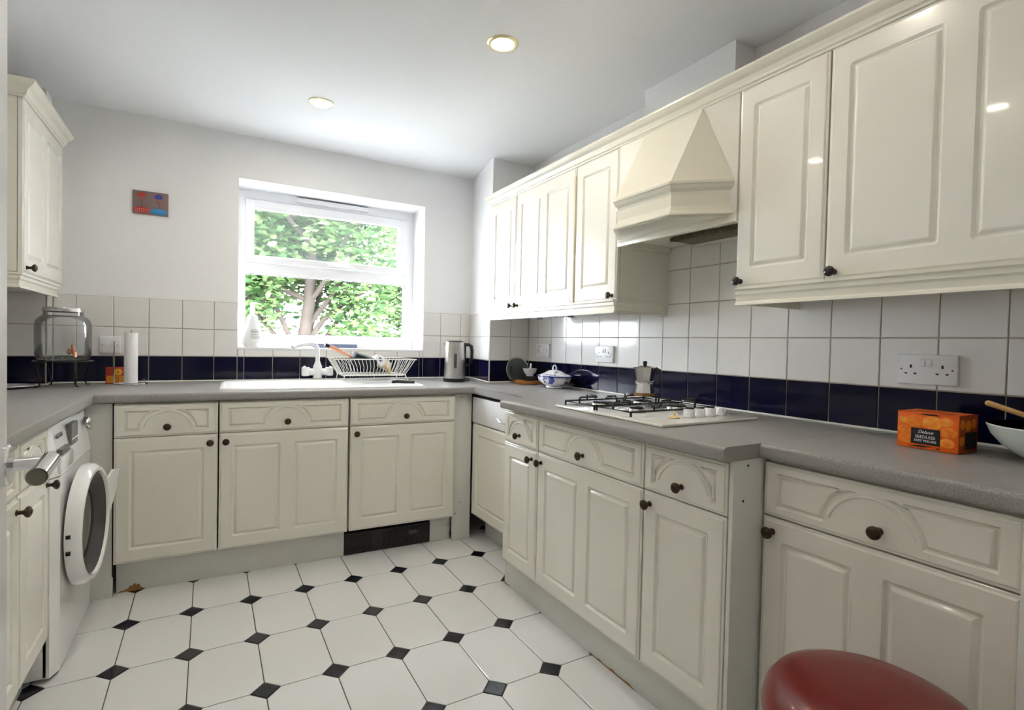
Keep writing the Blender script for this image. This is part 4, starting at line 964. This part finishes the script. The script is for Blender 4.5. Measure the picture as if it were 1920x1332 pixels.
for k in range(9): mb.sphere((random.uniform(-.07, .05), random.uniform(-.04, .05), random.uniform(-.005, .012)), .026, mat('tomato_red', (.62, .05, .01), .3) if k == 0 else bpy.data.materials['tomato_red'], sc=(1, 1, .5), n=14)
mb.build('slices', sd)

# ------------------------------------------------------------------ stool
so = tag(empty('stool', (1.79, -2.90, ZF)), 'red glossy padded round stool at the bottom right', 'stool')
mb = MB(); mb.lathe([(.0001, .505), (.08, .503), (.13, .496), (.158, .482), (.172, .462), (.178, .438), (.176, .405), (.166, .385), (.15, .378), (.0001, .378)], RED, 72); mb.build('seat', so)
mb = MB(); mb.lathe([(.14, .360), (.15, .360), (.15, .379), (.14, .379)], CHROME, 48, closed=True); mb.build('seat_ring', so)
for k in range(4):
    a = PI/4+k*PI/2; mb = MB(); mb.tube([(.12*math.cos(a), .12*math.sin(a), .37), (.15*math.cos(a), .15*math.sin(a), .2), (.175*math.cos(a), .175*math.sin(a), .012)], .011, CHROME, 12)
    mb.lathe([(.0001, 0), (.014, 0), (.014, .018), (.0001, .018)], BLACKP, 12, M=T(.176*math.cos(a), .176*math.sin(a), 0)); mb.build('leg', so)

# ------------------------------------------------------------------ outside
mb = MB(); mb.box((-30, .8, -2.9), (40, 50, -2.7), BOUNCEG); st(mb.build('ground_outside'))
def leafcloud(mb, blobs, n, size, m, rng, clear=None):
    for _ in range(n):
        c, r = blobs[rng.randrange(len(blobs))]
        while True:
            q = Vector((rng.uniform(-1, 1), rng.uniform(-1, 1), rng.uniform(-1, 1)))
            if .25 < q.length < 1: break
        p = Vector(c)+Vector((q.x*r, q.y*r, q.z*r*.8))
        if clear and clear(p): continue
        s = size*rng.uniform(.6, 1.3)
        a = Vector((rng.uniform(-1, 1), rng.uniform(-1, 1), rng.uniform(-.35, .35))).normalized(); b = a.cross(Vector((rng.uniform(-.6, .6), rng.uniform(-.6, .6), 1))).normalized()
        pts = [(-.5, 0), (-.25, .30), (-.18, .22), (0, .50), (.12, .26), (.35, .32), (.62, 0), (.35, -.32), (.12, -.26), (0, -.50), (-.18, -.22), (-.25, -.30)]
        nn = a.cross(b)
        vs = [tuple(p+a*u*s+b*w_*s+nn*(abs(w_)*.25*s)) for u, w_ in pts]
        mb.add(vs, [list(range(12))], m)
def branch(mb, p, d, L, r, depth, rng, tips):
    pts = [Vector(p)]; dd = Vector(d).normalized(); k = 5
    for i in range(k):
        dd = (dd+Vector((rng.uniform(-.18, .18), rng.uniform(-.18, .18), rng.uniform(-.05, .15)))).normalized(); pts.append(pts[-1]+dd*L/k)
    mb.tube([tuple(q) for q in pts], [r*(1-.5*i/k) for i in range(k+1)], BARK, 7)
    tips.append(pts[-1]); tips.append(pts[3])
    if depth > 0:
        for i in range(3):
            j = rng.choice((2, 3, 4, 5)); nd = (dd+Vector((rng.uniform(-1, 1), rng.uniform(-.8, .8), rng.uniform(-.1, .7)))).normalized()
            branch(mb, pts[j], nd, L*.62, r*.5, depth-1, rng, tips)
def tree(label, base, trunk, n, size, m, seed, spread, blobr=.55, forks=(), clear=None):
    rng = random.Random(seed); t = tag(empty('tree', base), label, 'tree', 'trees behind the window')
    mb = MB(); tips = []; tp_ = [Vector(q) for q in trunk]
    mb.tube([tuple(q) for q in tp_], [.16*(1-.55*i/(len(tp_)-1))*spread for i in range(len(tp_))], BARK, 12)
    for i in range(2, len(tp_)):
        for k in range(3): branch(mb, tp_[i], (rng.uniform(-1, 1), rng.uniform(-.9, .6), rng.uniform(.1, .8)), 1.5*spread, .055*spread, 2, rng, tips)
    for f in forks: mb.tube(*f, BARK, 9)
    mb.build('trunk', t)
    mb = MB(); leafcloud(mb, [(tuple(q), blobr) for q in tips], n, size, m, rng, clear); mb.build('foliage', t)
    return t
tree('tree with a bare leaning trunk and forked branches just outside the window', (1.95, 4.6, -2.7), [(-.25, 0, 0), (-.15, .0, 2.0), (-.05, 0, 3.6), (.05, 0, 4.4), (.1, .1, 5.2), (.1, .2, 6.4)], 25000, .10, LEAF, 5, .75, .6,
     forks=(([(-.02, 0, 3.75), (.25, -.02, 4.15), (.6, 0, 4.45), (1.1, .05, 4.75), (1.5, .1, 5.2)], [.045, .038, .032, .025, .014]), ([(.0, 0, 4.0), (.35, -.05, 4.5), (.6, 0, 5.0), (.75, .1, 5.6)], [.04, .035, .028, .018]), ([(-.08, 0, 3.6), (-.35, -.05, 4.2), (-.6, -.05, 4.9)], [.04, .034, .02])),
     clear=lambda p: p.y < .12 and 3.2 < p.z < 5.0 and abs(p.x+.02) < .30)
tree('leafy green tree left of the leaning trunk, outside the window', (-.1, 7.0, -2.7), [(0, 0, 0), (.1, 0, 2.2), (.2, 0, 3.6), (.1, 0, 4.6), (.1, .1, 5.6)], 23000, .115, LEAF, 11, .8, .7)
tree('leafy green tree right of the leaning trunk, outside the window', (4.9, 7.4, -2.7), [(0, 0, 0), (-.1, 0, 2.2), (.1, 0, 3.6), (.2, 0, 4.6), (.1, .1, 5.8)], 24000, .12, LEAF, 21, .8, .7)
tree('pale tree further back on the left, seen through gaps', (1.0, 13.5, -2.7), [(0, 0, 0), (.1, 0, 3), (.2, 0, 5), (.1, 0, 7), (.1, .1, 9)], 14000, .32, LEAFB, 31, 1.5, 1.4)
def shrub(label, base, r, n, size, m, seed):
    rng = random.Random(seed); t = tag(empty('shrub', base), label, 'shrub', 'shrubs under the trees')
    mb = MB(); mb.tube([(0, 0, 0), (.05, 0, r*1.2)], .05, BARK, 8)
    for k in range(5): a = k*1.25; mb.tube([(0, 0, r*.5), (math.cos(a)*r*.5, math.sin(a)*r*.4, r*1.7)], .025, BARK, 6)
    mb.build('stems', t); mb = MB()
    leafcloud(mb, [((rng.uniform(-.6, .6)*r, rng.uniform(-.3, .3)*r, r*rng.uniform(.9, 2.9)), r*.62) for _ in range(14)], n, size, m, rng); mb.build('foliage', t)
shrub('tall leafy shrub at the left of the lower pane, outside', (.3, 8.8, -2.7), 1.3, 8000, .15, LEAF, 51)
shrub('tall leafy shrub in the middle of the lower pane, outside', (3.3, 9.4, -2.7), 1.3, 8000, .15, LEAF, 52)
shrub('tall leafy shrub at the right of the lower pane, outside', (6.3, 9.8, -2.7), 1.3, 8000, .15, LEAF, 53)
tree('pale tree further back on the right, seen through gaps', (9.5, 14.0, -2.7), [(0, 0, 0), (.1, 0, 3), (.2, 0, 5), (.1, 0, 7), (.1, .1, 9)], 14000, .32, LEAFB, 41, 1.5, 1.4)
# ------------------------------------------------------------------ lower everything so the floor is at zero
for o in list(SC.objects):
    if o.parent is None and o is not cam and o is not sun: o.location.z += DZ
